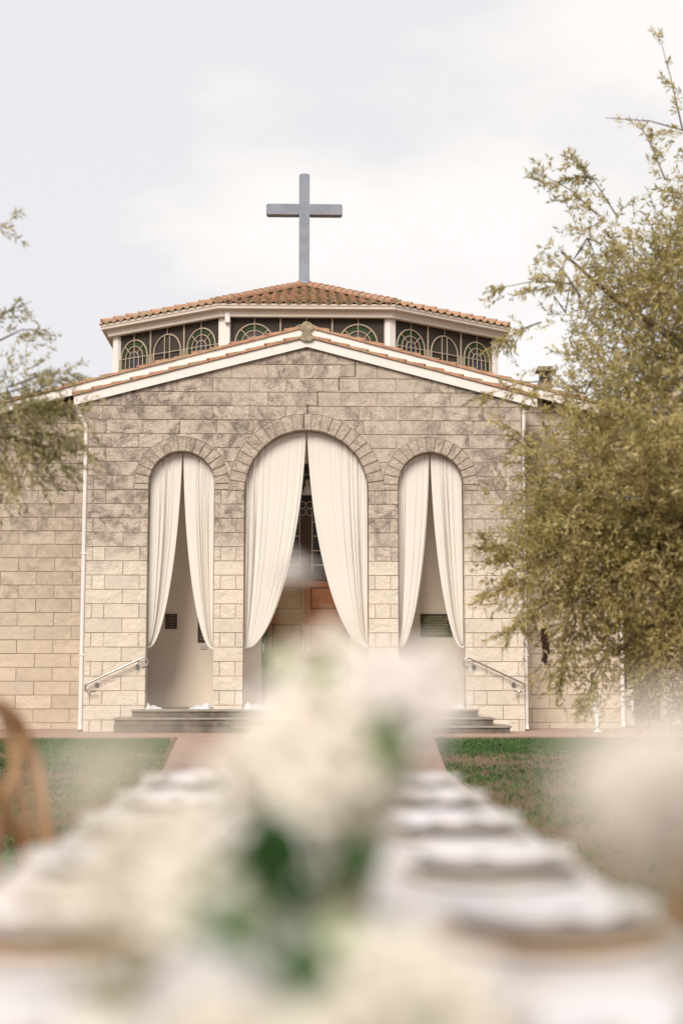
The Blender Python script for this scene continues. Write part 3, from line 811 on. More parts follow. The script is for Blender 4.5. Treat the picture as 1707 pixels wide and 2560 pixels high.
# plaques
def plaque(x0, x1, z0, z1, label, rows, m='bronze', name='plaque'):
    t_ = thing(name, label, 'plaque', ((x0+x1)/2, YB-.03, z0))
    w = (x1-x0)/2; h = z1-z0
    bm = bmesh.new(); box(bm, -w, w, 0, .026, 0, h, .004); link('backing', bm, M[m], t_)
    bm = bmesh.new()
    for i in range(rows):
        zz = h*(.12+.76*i/max(1, rows-1)); ln = w*random.uniform(.55, .82)
        x = -ln
        while x < ln:
            q = random.uniform(.015, .05); box(bm, x, min(ln, x+q), -.003, -.0005, zz-h*.018, zz+h*.018); x += q+.012
    link('raised_text', bm, M['moss'], t_)
plaque(-2.70, -2.47, 1.945, 2.24, 'small square bronze plaque on the porch wall inside the left arch', 6)
plaque(-2.06, -1.72, 1.68, 2.20, 'dark brown framed notice half hidden by the right curtain of the left arch', 7)
plaque(2.345, 2.98, 1.795, 2.245, 'wide dark bronze plaque of small text seen inside the right arch', 12)
sw = thing('power_switch', 'small white double switch plate below the framed notice in the left arch', 'switch', (-1.935, YB-.022, 1.545))
bm = bmesh.new(); box(bm, -.065, .065, 0, .02, 0, .10, .004); link('plate', bm, M['plate'], sw)
for s in (-.03, .03):
    bm = bmesh.new(); box(bm, s-.014, s+.014, -.010, -.0005, .035, .070, .003); link('rocker', bm, M['plate'], sw)

# ------------------------------------------------------------------ curtains
def curtain(cx, r, zs, side, ztie, label, seed, gap=.012, folds=7, flat=.6):
    rn = random.Random(seed); nu, nv = 260, 60
    yb = D+.20; ph = [rn.uniform(0, 6.28) for _ in range(6)]
    knots = [rn.uniform(.7, 1.5) for _ in range(12)]
    rr = r-.012
    V_ = []; F_ = []
    def foldf(u):
        w = folds*(u+.05*math.sin(5.3*u+ph[5])+.03*math.sin(11*u+ph[1]))
        s_ = math.sin(2*math.pi*w+ph[0])*.5+math.sin(2*math.pi*w*1.73+ph[1])*.35+math.sin(2*math.pi*w*2.9+ph[2])*.22+.16*math.sin(2*math.pi*w*5.1+ph[3])+.10*math.sin(2*math.pi*w*7.7+ph[5])
        env = max(.12, .55+.65*math.sin(u*7.3+ph[4]))
        env *= 1-flat*math.exp(-((u-.86)/.16)**2)
        return s_*env
    for j in range(nv+1):
        t = j/nv
        for i in range(nu+1):
            u = i/nu                                   # 0 at the jamb, 1 at the parting in the middle
            xt = rr-(rr-gap)*u                         # distance from the arch axis at the top
            ztop = zs+math.sqrt(max(0, rr*rr-xt*xt))
            if xt > rr*.995: ztop = zs+.02
            zt = ztie+.10*(1-u)-.02*u
            z = ztop+(zt-ztop)*t+.008*math.sin(2*math.pi*u*folds*1.3+ph[2])*t*(1-t)
            tt = t
            f = .12*tt+.80*(1-math.sqrt(max(0, 1-tt*tt)))+.08*tt*tt
            if t > .999: f = 1
            x = xt+(rr-.006-xt)*f
            # soft belly just above the tie
            amp = (.020+.036*min(1, t*2.2))*(1-.4*t**3)
            fo = foldf(u)
            y = yb+fo*amp-.03*math.sin(math.pi*t)
            x += .35*amp*math.cos(2*math.pi*u*folds+ph[0])*min(1, t*3)*(1-u*u)*(1 if 0 < i < nu else 0)
            x = min(x, rr-.004)
            V_.append((cx+side*x, y, z))
    for j in range(nv):
        for i in range(nu):
            a = j*(nu+1)+i; F_.append((a, a+1, a+nu+2, a+nu+1))
    # gathered tail tied back round the inside edge of the jamb
    o_ = link('curtain', (V_, F_), M['curtain'], None, True)
    tag(o_, label, 'curtain', 'cream voile curtains tied back in the porch arches')
    bm = bmesh.new(); tube(bm, [(cx+side*(r-.03), yb-.03, ztie+.03), (cx+side*(r-.012), yb-.05, ztie+.01), (cx+side*(r-.004), yb+.02, ztie)], .010, 6)
    link('tieback', bm, M['curtain'], o_)
curtain(*ARCH[0][:3], -1, 1.55, 'left curtain of the left arch, swept to the outer jamb above the handrail', 3)
curtain(*ARCH[0][:3], 1, 1.53, 'right curtain of the left arch, falling over the framed notice', 5, folds=5, flat=.8)
curtain(*ARCH[1][:3], -1, 1.53, 'wide left curtain of the tall centre arch, with many narrow pleats', 8, folds=8, flat=.85)
curtain(*ARCH[1][:3], 1, 1.56, 'wide right curtain of the tall centre arch, beside the timber door', 12, folds=7, flat=.9)
curtain(*ARCH[2][:3], -1, 1.53, 'left curtain of the right arch, the smoothest and least pleated one', 21, folds=3)
curtain(*ARCH[2][:3], 1, 1.55, 'right curtain of the right arch, sweeping over the wide bronze plaque', 23, folds=6)
# spare cloth lying at the jambs
def heap(x0, x1, h, hi_side, label, seed):
    rn = random.Random(seed); nx, ny = 34, 12; V_ = []; F_ = []
    for j in range(ny+1):
        for i in range(nx+1):
            u = i/nx; v = j/ny; e_ = (1-u if hi_side < 0 else u)
            hh = h*(.25+.75*e_**1.6)*math.sin(math.pi*min(1, .05+v*.95))**.6*min(1, 8*u, 8*(1-u))
            z = FLR+.003+max(0, hh*(.72+.28*math.sin(17*u+9*v+seed))+.012*math.sin(31*u+seed*2+14*v))
            if j in (0, ny) or i in (0, nx): z = FLR+.002
            V_.append((x0+(x1-x0)*u, D-.18+.36*v+.03*math.sin(9*u+seed), z))
    for j in range(ny):
        for i in range(nx):
            a = j*(nx+1)+i; F_.append((a, a+1, a+nx+2, a+nx+1))
    o_ = link('fabric_heap', (V_, F_), M['napkin'], None, True)
    tag(o_, label, 'cloth', 'ends of curtain cloth on the porch floor')
heap(-2.89, -2.58, .13, -1, 'small crumpled white cloth at the outer foot of the left arch', 2)
heap(-2.09, -1.67, .17, 1, 'crumpled white cloth piled against the pier on the right of the left arch', 5)
heap(-1.085, -.50, .15, -1, 'long white cloth lying at the left foot of the centre arch', 9)
heap(2.70, 3.03, .16, 1, 'crumpled white cloth at the outer foot of the right arch', 13)

# ------------------------------------------------------------------ handrails
def handrail(mir, label):
    t_ = thing('handrail', label, 'handrail', (XC+mir*0, D-.12, 0), 0, 'stainless handrails on the porch wall')
    X = lambda x: (x-XC)*-mir if mir > 0 else (x-XC)
    def arc(c, r, a0, a1, n=10): return [(c[0]+r*math.cos(R(a0+(a1-a0)*i/n)), c[1]+r*math.sin(R(a0+(a1-a0)*i/n))) for i in range(n+1)]
    lo = arc((-3.915, .815), .082, 118, 270); hi_ = arc((-2.935, 1.268), .086, 116, -40)
    pts = [(-3.80, .745)]+lo[::-1]+hi_+[(-2.95, 1.165)]
    bm = bmesh.new(); tube(bm, [(X(x), 0, z) for x, z in pts], .018, 12); link('rail', bm, M['steel'], t_, True)
    for x, z in ((-3.797, .855), (-3.053, 1.190)):
        bm = bmesh.new(); tube(bm, [(X(x), .0, z+.07), (X(x), .02, z+.01), (X(x), .095, z)], .009, 8)
        br = link('bracket', bm, M['steel'], t_, True)
        bm = bmesh.new(); tube(bm, [(X(x), .092, z), (X(x), .104, z)], .042, 16); link('wall_plate', bm, M['steel'], br)
handrail(-1, 'curved stainless handrail on the stone wall left of the left arch')
handrail(1, 'curved stainless handrail on the stone wall right of the right arch')
r2 = thing('handrail', 'small curved metal rail by the side door, mostly hidden by the large olive tree', 'handrail', (6.85, 28.6, 0))
bm = bmesh.new(); tube(bm, [(-.35, 0, 0), (-.35, 0, .70), (-.30, 0, .80), (-.1, 0, .86), (.06, 0, .82), (.10, 0, .72), (.10, 0, 0)], .02, 10); link('rail', bm, M['steel'], r2, True)

# garden light
gl = thing('garden_light', 'low white lantern bollard light in front of the right wing wall', 'lamp', (5.40, 26.2, 0))
bm = bmesh.new(); tube(bm, [(0, 0, 0), (0, 0, .36)], .035, 10); box(bm, -.07, .07, -.07, .07, 0, .03, .005); link('post', bm, M['lamp'], gl)
bm = bmesh.new(); lathe(bm, [(.05, .36), (.062, .40), (.095, .64), (.09, .66)], 6); link('lantern', bm, M['lamp'], gl)
bm = bmesh.new(); lathe(bm, [(.12, .66), (.11, .68), (.05, .74), (.015, .78), (0, .79)], 6); link('cap', bm, M['lamp'], gl)

# ------------------------------------------------------------------ olive trees
def leaf_cloud(pos, dirs, lens, rs, leaf_len=.055, leaf_w=.013, per=18, clump=1.):
    """narrow leaves along each twig. pos, dirs: (n,3)."""
    n = len(pos); k = per
    t = np.tile(np.linspace(.08, 1, k), (n, 1))+rs.normal(0, .02, (n, k))
    droop = (t**2)[..., None]*np.array([0, 0, -.22])*lens[:, None, None]
    base = pos[:, None, :]+dirs[:, None, :]*(t*lens[:, None])[..., None]+droop
    rnd = rs.normal(0, 1, (n, k, 3)); rnd /= np.linalg.norm(rnd, axis=2, keepdims=True)
    d = dirs[:, None, :]*.75+rnd*.75+np.array([0, 0, -.12]); d /= np.linalg.norm(d, axis=2, keepdims=True)
    s = np.cross(d, rs.normal(0, 1, (n, k, 3))); s /= np.linalg.norm(s, axis=2, keepdims=True)
    L_ = leaf_len*rs.uniform(.65, 1.25, (n, k, 1)); w = leaf_w*rs.uniform(.7, 1.2, (n, k, 1))
    nn = np.cross(d, s)
    p0 = base; p1 = base+d*L_*.45+s*w*.5+nn*L_*.03; p2 = base+d*L_; p3 = base+d*L_*.45-s*w*.5+nn*L_*.03
    V_ = np.stack([p0, p1, p2, p3], 2).reshape(-1, 3)
    return V_
def np_mesh(name, V_, quad, m, parent):
    me = bpy.data.meshes.new(name); nf_ = len(V_)//quad
    me.vertices.add(len(V_)); me.vertices.foreach_set('co', V_.astype(np.float32).ravel())
    me.loops.add(len(V_)); me.loops.foreach_set('vertex_index', np.arange(len(V_), dtype=np.int32))
    me.polygons.add(nf_); me.polygons.foreach_set('loop_start', np.arange(0, len(V_), quad, dtype=np.int32))
    me.polygons.foreach_set('loop_total', np.full(nf_, quad, dtype=np.int32))
    me.materials.append(m); me.update(); me.validate()
    o_ = bpy.data.objects.new(name, me); C.objects.link(o_)
    if parent: o_.parent = parent
    return o_
def olive(name, label, base, blobs, seed, m, limbs, leaf_len=.055, dens=1., sprigs=()):
    """blobs: (x,y,z,radius,n twigs); limbs: lists of points, thick to thin"""
    rs = np.random.default_rng(seed); t_ = thing(name, label, 'tree', base)
    B0 = np.array(base)
    P, Dv, Ls = [], [], []; tb = bmesh.new()
    cen = np.array([b[:3] for b in blobs]); 
    for bx, by, bz, br, nt_ in blobs:
        nt_ = int(nt_*dens)
        # small sub-clusters make light and dark clumps with gaps between
        nc = max(4, nt_//14); cc = rs.normal(0, 1, (nc, 3)); cc /= np.linalg.norm(cc, axis=1, keepdims=True)
        cc = np.array([bx, by, bz])+cc*br*(rs.uniform(.15, 1, (nc, 1))**.5)
        ids = rs.integers(0, nc, nt_)
        pos = cc[ids]+rs.normal(0, .16, (nt_, 3))
        outw = pos-np.array([bx, by, bz]); outw /= (np.linalg.norm(outw, axis=1, keepdims=True)+1e-6)
        dv = outw*.7+rs.normal(0, .55, (nt_, 3))+np.array([0, 0, .10]); dv /= np.linalg.norm(dv, axis=1, keepdims=True)
        P.append(pos); Dv.append(dv); Ls.append(rs.uniform(.18, .45, nt_))
        for c in cc[:max(3, nc//3)]:
            mid_ = (np.array([bx, by, bz])+c)/2+rs.normal(0, .08, 3)
            tube(tb, [Vector(np.array([bx, by, bz])-B0), Vector(mid_-B0), Vector(c-B0)], [.009, .006, .003], 5)
    for (a, b, n_) in sprigs:
        a = np.array(a, float); b = np.array(b, float); k = n_
        tt = rs.uniform(.1, 1, k)[:, None]; pos = a+(b-a)*tt+rs.normal(0, .03, (k, 3))
        dv = (b-a)/np.linalg.norm(b-a)+rs.normal(0, .5, (k, 3)); dv /= np.linalg.norm(dv, axis=1, keepdims=True)
        P.append(pos); Dv.append(dv); Ls.append(rs.uniform(.10, .22, k))
        mid_ = (a+b)/2+np.array([0, 0, .05]); tube(tb, [Vector(a-B0), Vector(mid_-B0), Vector(b-B0)], [.010, .006, .003], 5)
    P = np.concatenate(P)-B0; Dv = np.concatenate(Dv); Ls = np.concatenate(Ls)
    V_ = leaf_cloud(P, Dv, Ls, rs, leaf_len, leaf_len*.26, 16)
    np_mesh('crown', V_, 4, m, t_)
    # a thin stem per twig
    for i in range(0, len(P), 4):
        a = Vector(P[i]); b = a+Vector(Dv[i])*float(Ls[i])+Vector((0, 0, -.2*float(Ls[i])))
        tube(tb, [a, b], [.0035, .0015], 3, caps=False)
    link('twigs', tb, M['bark'], t_)['kind'] = 'stuff'
    tr = bmesh.new()
    for pts, r0, r1 in limbs:
        k = len(pts); tube(tr, [Vector(p)-Vector(base) for p in pts], [r0+(r1-r0)*i/(k-1) for i in range(k)], 9)
    link('trunk', tr, M['bark'], t_, True)
    return t_
# the big tree on the right stands beyond the frame; its crown reaches in
blR = [(3.3, 14.2, 5.35, .5, 60), (3.95, 14.5, 5.4, .6, 130), (4.35, 14.0, 5.9, .55, 110), (2.8, 13.6, 5.35, .40, 24), (2.65, 14.0, 4.7, .36, 20),
       (3.25, 14.3, 4.5, .58, 120), (3.8, 13.8, 4.75, .8, 340), (4.5, 14.3, 5.2, 1.0, 520), (2.8, 13.8, 3.85, .40, 50), (3.3, 14.2, 3.7, .62, 320), (4.0, 14.0, 3.7, .9, 720),
       (4.9, 14.0, 3.6, .9, 420), (2.88, 14.0, 2.95, .54, 340), (3.45, 13.8, 2.7, .75, 720), (4.3, 14.2, 2.5, .8, 620), (2.48, 13.9, 2.2, .38, 200), (2.9, 14.0, 2.2, .5, 320),
       (3.7, 13.9, 1.85, .6, 460), (4.4, 13.8, 1.5, .7, 460), (2.75, 14.3, 1.5, .28, 70), (3.15, 14.2, 1.25, .30, 80), (3.75, 14.0, 1.15, .45, 240), (5.2, 14.0, 2.0, .9, 300), (5.4, 14.5, 5.0, 1., 260), (5.2, 14.2, 5.9, .8, 160),
       (4.1, 12.0, 3.0, .7, 260), (4.0, 11.5, 2.0, .6, 220), (4.3, 11.6, 4.0, .8, 260), (3.35, 12.4, 3.55, .4, 120), (4.1, 14.0, 6.75, .22, 16)]
spR = [((2.9, 13.6, 5.6), (2.3, 13.2, 5.85), 22), ((2.7, 14, 5.0), (1.98, 14, 4.95), 22), ((2.4, 14, 4.6), (1.98, 14, 4.35), 18), ((2.5, 14, 4.0), (1.85, 14, 3.85), 18),
       ((3.2, 14, 5.7), (2.75, 14, 6.35), 18), ((3.7, 14, 6.1), (3.42, 14, 6.75), 12), ((3.95, 14.2, 6.7), (3.74, 14.2, 7.7), 8), ((2.3, 14, 3.3), (2.0, 14, 3.55), 12), ((2.6, 13, 4.6), (2.2, 12.6, 4.9), 12),
       ((2.2, 14, 2.2), (1.80, 14, 2.35), 30), ((2.3, 14, 2.0), (1.78, 14, 1.85), 34), ((2.5, 14, 1.8), (2.0, 14, 1.45), 28), ((2.7, 14, 1.6), (2.5, 14, .95), 26), ((3.0, 14, 1.3), (2.75, 14, .75), 24), ((3.9, 13.5, 1.0), (3.6, 13.5, .62), 20),
       ((3.0, 14, 6.1), (2.6, 14, 6.05), 8), ((4.0, 14, 6.6), (3.1, 14, 6.75), 3)]
lbR = [([(5.6, 14.2, -.1), (5.5, 14.2, .8), (5.2, 14.1, 1.7), (4.8, 14.1, 2.6), (4.4, 14.1, 3.6)], .20, .10), ([(4.4, 14.1, 3.6), (4.2, 14.1, 4.6), (4.0, 14.2, 5.6), (4.1, 14.1, 6.8)], .09, .02),
       ([(4.8, 14.1, 2.6), (4.1, 14.0, 2.9), (3.4, 14.0, 3.1), (2.8, 14.0, 3.0), (2.4, 13.9, 2.5)], .07, .015), ([(4.4, 14.1, 3.6), (3.8, 14.0, 4.4), (3.2, 14.2, 4.9), (2.6, 13.9, 5.3)], .06, .012),
       ([(5.2, 14.1, 1.7), (4.5, 14.0, 1.9), (3.7, 13.9, 1.7), (3.1, 14.2, 1.3)], .06, .012), ([(4.6, 14.1, 3.2), (5.2, 14.2, 4.4), (5.1, 14.2, 6.0)], .08, .02), ([(5.2, 14.1, 1.7), (4.6, 12.6, 2.4), (4.2, 11.8, 3.0)], .07, .02)]
olive('olive_tree', 'large dense olive tree with golden green leaves on the right', (5.6, 14.2, -.05), blR, 5, M['olive'], lbR, .070, 1.35, spR)
blL = [(-2.8, 12.0, 4.05, .16, 5), (-2.5, 12.0, 3.45, .28, 36), (-2.55, 12.0, 3.15, .25, 90), (-2.32, 12.0, 3.15, .22, 50), (-2.95, 12.0, 3.2, .35, 100), (-4.2, 12.2, 3.6, .8, 340), (-3.95, 11.8, 3.0, .7, 240), (-4.6, 12.2, 3.8, .9, 300), (-4.9, 12, 4.8, .8, 200), (-4.2, 12, 2.9, .8, 200)]
spL = [((-2.7, 12, 4.0), (-2.32, 12, 4.25), 7), ((-2.6, 12, 3.9), (-2.2, 12, 4.0), 5), ((-2.5, 12, 3.5), (-1.95, 12, 3.62), 22), ((-2.4, 12, 3.3), (-1.85, 12, 3.3), 26), ((-2.4, 12, 3.1), (-1.85, 12, 3.0), 22), ((-2.4, 12, 3.0), (-2.2, 12, 2.72), 12),
       ((-2.6, 12, 3.0), (-2.45, 12, 2.75), 8), ((-2.9, 11, 4.45), (-2.30, 11, 4.62), 7), ((-2.3, 12, 3.15), (-2.0, 12, 2.8), 14)]
lbL = [([(-5.0, 12.1, -.1), (-4.9, 12.1, .9), (-4.7, 12.1, 1.8), (-4.4, 12.1, 2.6), (-4.2, 12.1, 3.4)], .17, .09), ([(-4.4, 12.1, 2.6), (-3.7, 12.0, 3.0), (-3.1, 12.0, 3.15), (-2.55, 12.0, 3.08), (-2.15, 12.0, 2.98)], .06, .018),
       ([(-4.2, 12.1, 3.4), (-3.6, 12.1, 3.9), (-2.9, 12.0, 4.0), (-2.6, 12.0, 3.9)], .05, .01), ([(-4.2, 12.1, 3.4), (-4.4, 12, 4.4), (-3.6, 11.6, 4.8), (-2.9, 11.3, 4.9)], .05, .008), ([(-3.1, 12.0, 3.15), (-2.7, 12.0, 3.4), (-2.35, 12.0, 3.5)], .02, .006)]
olive('olive_tree', 'smaller olive tree with sparse grey green sprigs reaching in from the left edge', (-5.0, 12.1, -.05), blL, 9, M['olive2'], lbL, .068, .8, spL)
# dry bundle hanging from the lower branches of the right tree
bm = bmesh.new(); rn = random.Random(4)
for i in range(60):
    t = rn.random(); r_ = .060*math.sin(math.pi*min(1, .12+t*.88))**.8*(t*.8+.25); a = rn.uniform(0, 6.28)
    p = Vector((.012*math.sin(3*t)+r_*math.cos(a)*.6, r_*math.sin(a)*.6, -.30*t)); q = p+Vector((rn.uniform(-.02, .02), rn.uniform(-.02, .02), -.06))
    tube(bm, [p, (p+q)/2+Vector((rn.uniform(-.01, .01), 0, 0)), q], [.012, .016, .003], 5)
nb = link('hanging_pod', bm, M['nest']); nb.location = (2.375, 14.0, 1.52)
tag(nb, 'dark brown dried seed bundle dangling from the lowest branches of the right olive tree', 'seed pod')

# ------------------------------------------------------------------ lawn
rs = np.random.default_rng(3)
def scatter(n, xr, yr, keep):
    x = rs.uniform(*xr, n); y = yr[0]+(yr[1]-yr[0])*rs.uniform(0, 1, n)**.8; k = keep(x, y); return x[k], y[k]
def path_edge(y, s): return np.where(y > 15.9, (1.565+(y-15.9)/8.54*.62), 1.34+(y+2)/17.9*.22)
def patch(x, y): return (np.sin(x*1.9+y*.7)+np.sin(x*.8-y*1.3+2)+.8*np.sin(x*3.7+y*2.9)+.6*np.sin(x*7.1-y*5.3))/3.4
def green(x, y):
    far = np.clip((y-19.4+1.6*patch(x*1.7, y*1.3))/3.4, 0, 1); near = np.where(x < 0, .85, .34)
    pr_ = np.clip(far+near*(patch(x, y)+.5)+.01, 0, 1)
    return (np.abs(x) > path_edge(y, 1)+.04) & (rs.uniform(0, 1, len(x)) < pr_)
x, y = scatter(210000, (-6.5, 7.5), (6, 24.28), green)
n = len(x); h = rs.uniform(.02, .05, n); a = rs.uniform(0, 6.28, n); w = rs.uniform(.004, .010, n); lean = rs.normal(0, .03, (n, 2))
p0 = np.stack([x-w*np.cos(a), y-w*np.sin(a), np.full(n, -.05)], 1); p1 = np.stack([x+w*np.cos(a), y+w*np.sin(a), np.full(n, -.05)], 1)
p2 = np.stack([x+lean[:, 0]+w*.7*np.cos(a), y+lean[:, 1]+w*.7*np.sin(a), -.05+h], 1); p3 = np.stack([x+lean[:, 0]-w*.7*np.cos(a), y+lean[:, 1]-w*.7*np.sin(a), -.05+h*.96], 1)
o = np_mesh('grass', np.stack([p0, p1, p2, p3], 1).reshape(-1, 3), 4, M['grass'], None)
tag(o, 'short green grass and clover growing beside the concrete path', None, None, 'stuff')
x, y = scatter(70000, (-6.5, 7.5), (6, 24.2), lambda x, y: (np.abs(x) > path_edge(y, 1)+.03) & (rs.uniform(0, 1, len(x)) < np.where(y > 22, .12, .8)))
n = len(x); a = rs.uniform(0, 6.28, n); s = rs.uniform(.006, .019, n); til = rs.uniform(0, .015, n)
ca, sa = np.cos(a)*s, np.sin(a)*s
P0 = np.stack([x-ca, y-sa, np.full(n, -.043)], 1); P1 = np.stack([x+sa*.5, y-ca*.5, -.043+til], 1); P2 = np.stack([x+ca, y+sa, np.full(n, -.040)], 1); P3 = np.stack([x-sa*.5, y+ca*.5, -.042+til*.4], 1)
o = np_mesh('leaf_litter', np.stack([P0, P1, P2, P3], 1).reshape(-1, 3), 4, M['litter'], None)
tag(o, 'brown dry leaves and bark scattered over the bare lawn', None, None, 'stuff')

# ------------------------------------------------------------------ banquet table
TZ = .74; TY0, TY1, TW = .55, 4.75, .50
tb_ = thing('banquet_table', 'long narrow banquet table under white linen leading towards the church', 'table', (0, 2.65, 0))
bm = bmesh.new(); box(bm, -TW+.01, TW-.01, -2.09, 2.09, TZ-.035, TZ-.004); link('tabletop', bm, M['chair'], tb_)
for lx in (-.42, .42):
    for ly in (-1.95, -.02, 1.95):
        bm = bmesh.new(); box(bm, lx-.03, lx+.03, ly-.03, ly+.03, -.0, TZ-.036, .004); link('leg', bm, M['chair'], tb_)
nx, ny = 60, 190; V_ = []; F_ = []
rn = random.Random(2)
for j in range(ny+1):
    for i in range(nx+1):
        u = -1+2*i/nx; s = u*.98                           # arc length across the cloth
        y = TY0+(TY1-TY0)*j/ny
        if abs(s) <= TW+.0: x_, z_ = s, TZ+.0015+.0015*math.sin(9*y+6*s)
        else:
            dd = abs(s)-TW; x_ = math.copysign(TW+.012+.06*dd*(1+.8*math.sin(y*14+math.sin(y*3)*2)), s); z_ = TZ+.001-dd
        V_.append((x_, y, z_))
for j in range(ny):
    for i in range(nx):
        a = j*(nx+1)+i; F_.append((a, a+1, a+nx+2, a+nx+1))
e0 = len(V_)
for yy, sg in ((TY0, -1), (TY1, 1)):
    b0 = len(V_)
    for k in range(9):
        for i in range(41): V_.append((-TW+2*TW*i/40, yy+sg*(.006+.06*k/8*.5*(1+math.sin(i*.9))), TZ-.05*k*1.1+.001))
    for k in range(8):
        for i in range(40):
            a = b0+k*41+i; F_.append((a, a+1, a+42, a+41))
o = link('tablecloth', (V_, F_), M['cloth'], None, True); tag(o, 'white linen tablecloth draped along the whole banquet table', 'tablecloth')

# place settings
ordn = ['nearest', 'second', 'third', 'fourth', 'fifth', 'sixth']
def ring_mesh(prof, seg=40):
    bm = bmesh.new(); lathe(bm, prof, seg); return bm
ch0 = link('charger_plate', ring_mesh([(0, 0), (.136, 0), (.143, .005), (.149, .011), (.146, .013), (.136, .010), (0, .010)]), M['charger'], None, True)
pl0 = link('dinner_plate', ring_mesh([(0, 0), (.085, 0), (.125, .014), (.139, .024), (.136, .027), (.115, .018), (.085, .010), (0, .009)]), M['plate'], None, True)
ch1 = ch0.copy(); ch1.data = ch0.data.copy(); ch1.data.materials[0] = M['pale_charger']
def napkin_mesh(seed, wx=.105, wy=.085):
    rn = random.Random(seed); V_ = []; F_ = []; nx, ny = 26, 14
    a_, b_ = rn.uniform(0, 6), rn.uniform(0, 6)
    for lay in range(2):
        for j in range(ny+1):
            for i in range(nx+1):
                u = -1+2*i/nx; v = -1+2*j/ny
                sh = 1-.25*abs(u)*(1 if lay else .8)
                x = wx*u*(1 if lay else .92)+.02*math.sin(3*v+a_); y_ = wy*v*sh+.016*math.sin(4*u+b_)
                z = .004+lay*.007+.013*(1-v*v)*(1-.5*u*u)*(.6+.4*math.sin(5*u+a_+lay))+.008*math.sin(9*v+7*u+b_)
                if abs(u) > .75: z -= (abs(u)-.75)*.05
                V_.append((x, y_, max(z, .003+lay*.004)))
    for lay in range(2):
        for j in range(ny):
            for i in range(nx):
                a = lay*(nx+1)*(ny+1)+j*(nx+1)+i; F_.append((a, a+1, a+nx+2, a+nx+1))
    return V_, F_
naps = []
for q in range(3): naps.append(napkin_mesh(q+3))
sy = [1.30, 1.86, 2.42, 2.98, 3.54, 4.12]
for side, sn in ((-1, 'left'), (1, 'right')):
    for i, yv in enumerate(sy):
        x = side*.315
        if i == 0 and side == -1: c_, p_ = ch0, pl0
        elif i > 1:
            c_ = ch1.copy(); C.objects.link(c_); p_ = pl0.copy(); C.objects.link(p_)
        else:
            c_ = ch0.copy(); C.objects.link(c_); p_ = pl0.copy(); C.objects.link(p_)
        c_.location = (x, yv, TZ+.004); p_.location = (x+.004*side, yv+.004, TZ+.020)
        tag(c_, f'round wooden charger of the {ordn[i]} place setting from the camera, {sn} side of the table', 'charger plate', 'wooden charger plates')
        tag(p_, f'pale plate of the {ordn[i]} place setting from the camera, {sn} side of the table', 'plate', 'dinner plates')
        nk = link('napkin', naps[(i+side) % 3], M['napkin'], None, True)
        nk.location = (x-side*.02, yv-.02, TZ+.033); nk.rotation_euler = (0, 0, random.uniform(-.25, .25)+side*.1)
        tag(nk, f'folded white napkin on the {ordn[i]} plate from the camera, {sn} side of the table', 'napkin', 'white linen napkins')

# ------------------------------------------------------------------ chairs
def make_chair(label):
    t_ = thing('dining_chair', label, 'chair', (0, 0, 0), 0, 'bentwood chairs at the banquet table')
    # faces +x (towards the table); seat centre at the origin
    bm = bmesh.new()
    pts = [(.21*math.cos(a)*(1.0), .21*math.sin(a)) for a in [2*math.pi*q/28 for q in range(28)]]
    lo = [bm.verts.new((x, y, .435)) for x, y in pts]; hi_ = [bm.verts.new((x*1.02, y*1.02, .452)) for x, y in pts]; tp = [bm.verts.new((x*.96, y*.96, .462)) for x, y in pts]
    bm.faces.new(lo[::-1]); bm.faces.new(tp)
    for A, B in ((lo, hi_), (hi_, tp)):
        for q in range(28): bm.faces.new((A[q], A[(q+1) % 28], B[(q+1) % 28], B[q]))
    link('seat', bm, M['rattan'], t_)
    bm = bmesh.new(); tube(bm, [(.215*math.cos(a), .215*math.sin(a), .445) for a in [2*math.pi*q/28 for q in range(28)]], .016, 8, closed=True); link('seat_frame', bm, M['chair'], t_, True)
    for s in (-1, 1):
        bm = bmesh.new(); tube(bm, [(.16, s*.15, .44), (.19, s*.175, .2), (.205, s*.185, 0)], [.018, .016, .013], 8); link('leg', bm, M['chair'], t_, True)
        bm = bmesh.new(); tube(bm, [(-.18, s*.165, .46), (-.20, s*.18, .2), (-.235, s*.19, 0)], [.018, .016, .013], 8); link('leg', bm, M['chair'], t_, True)
    hoop = [(-.18, -.175, .44), (-.20, -.19, .60), (-.225, -.197, .75)]
    for q in range(1, 12):
        a = math.pi*q/12; hoop.append((-.23-.035*math.sin(a), -.197*math.cos(a), .77+.235*math.sin(a)))
    hoop += [(-.225, .197, .75), (-.20, .19, .60), (-.18, .175, .44)]
    bm = bmesh.new(); tube(bm, hoop, .019, 10); link('back_frame', bm, M['chair'], t_, True)
    for s in (-1, 1):
        bm = bmesh.new(); k = 12; P_ = []
        for q in range(k+1):
            t = q/k; z = .47+.47*t; y_ = s*(-.17+.30*t)*(1); x_ = -.19-.055*t-.012*s*math.sin(math.pi*t)
            P_.append((x_, y_, z))
        tube(bm, P_, .012, 6); link('cross_slat', bm, M['chair'], t_, True)
    for s in (-1, 1):
        bm = bmesh.new(); tube(bm, [(-.185, s*.10, .45), (-.21, s*.115, .62), (-.235, s*.10, .80), (-.262, s*.05, .985)], .012, 8); link('back_slat', bm, M['chair'], t_, True)
    bm = bmesh.new(); tube(bm, [(.195*math.cos(a)*.9-.005, .18*math.sin(a), .22) for a in [2*math.pi*q/24 for q in range(24)]], .009, 6, closed=True); link('stretcher', bm, M['chair'], t_, True)
    return t_
c0 = make_chair('brown bentwood chair at the left edge, tucked against the table')
c0.location = (-.465, 3.30, 0); c0.rotation_euler = (0, 0, R(-15))
dup(c0, (.50, 2.62, 0), R(180-5), 'brown bentwood chair at the right edge of the table behind the pale blooms')

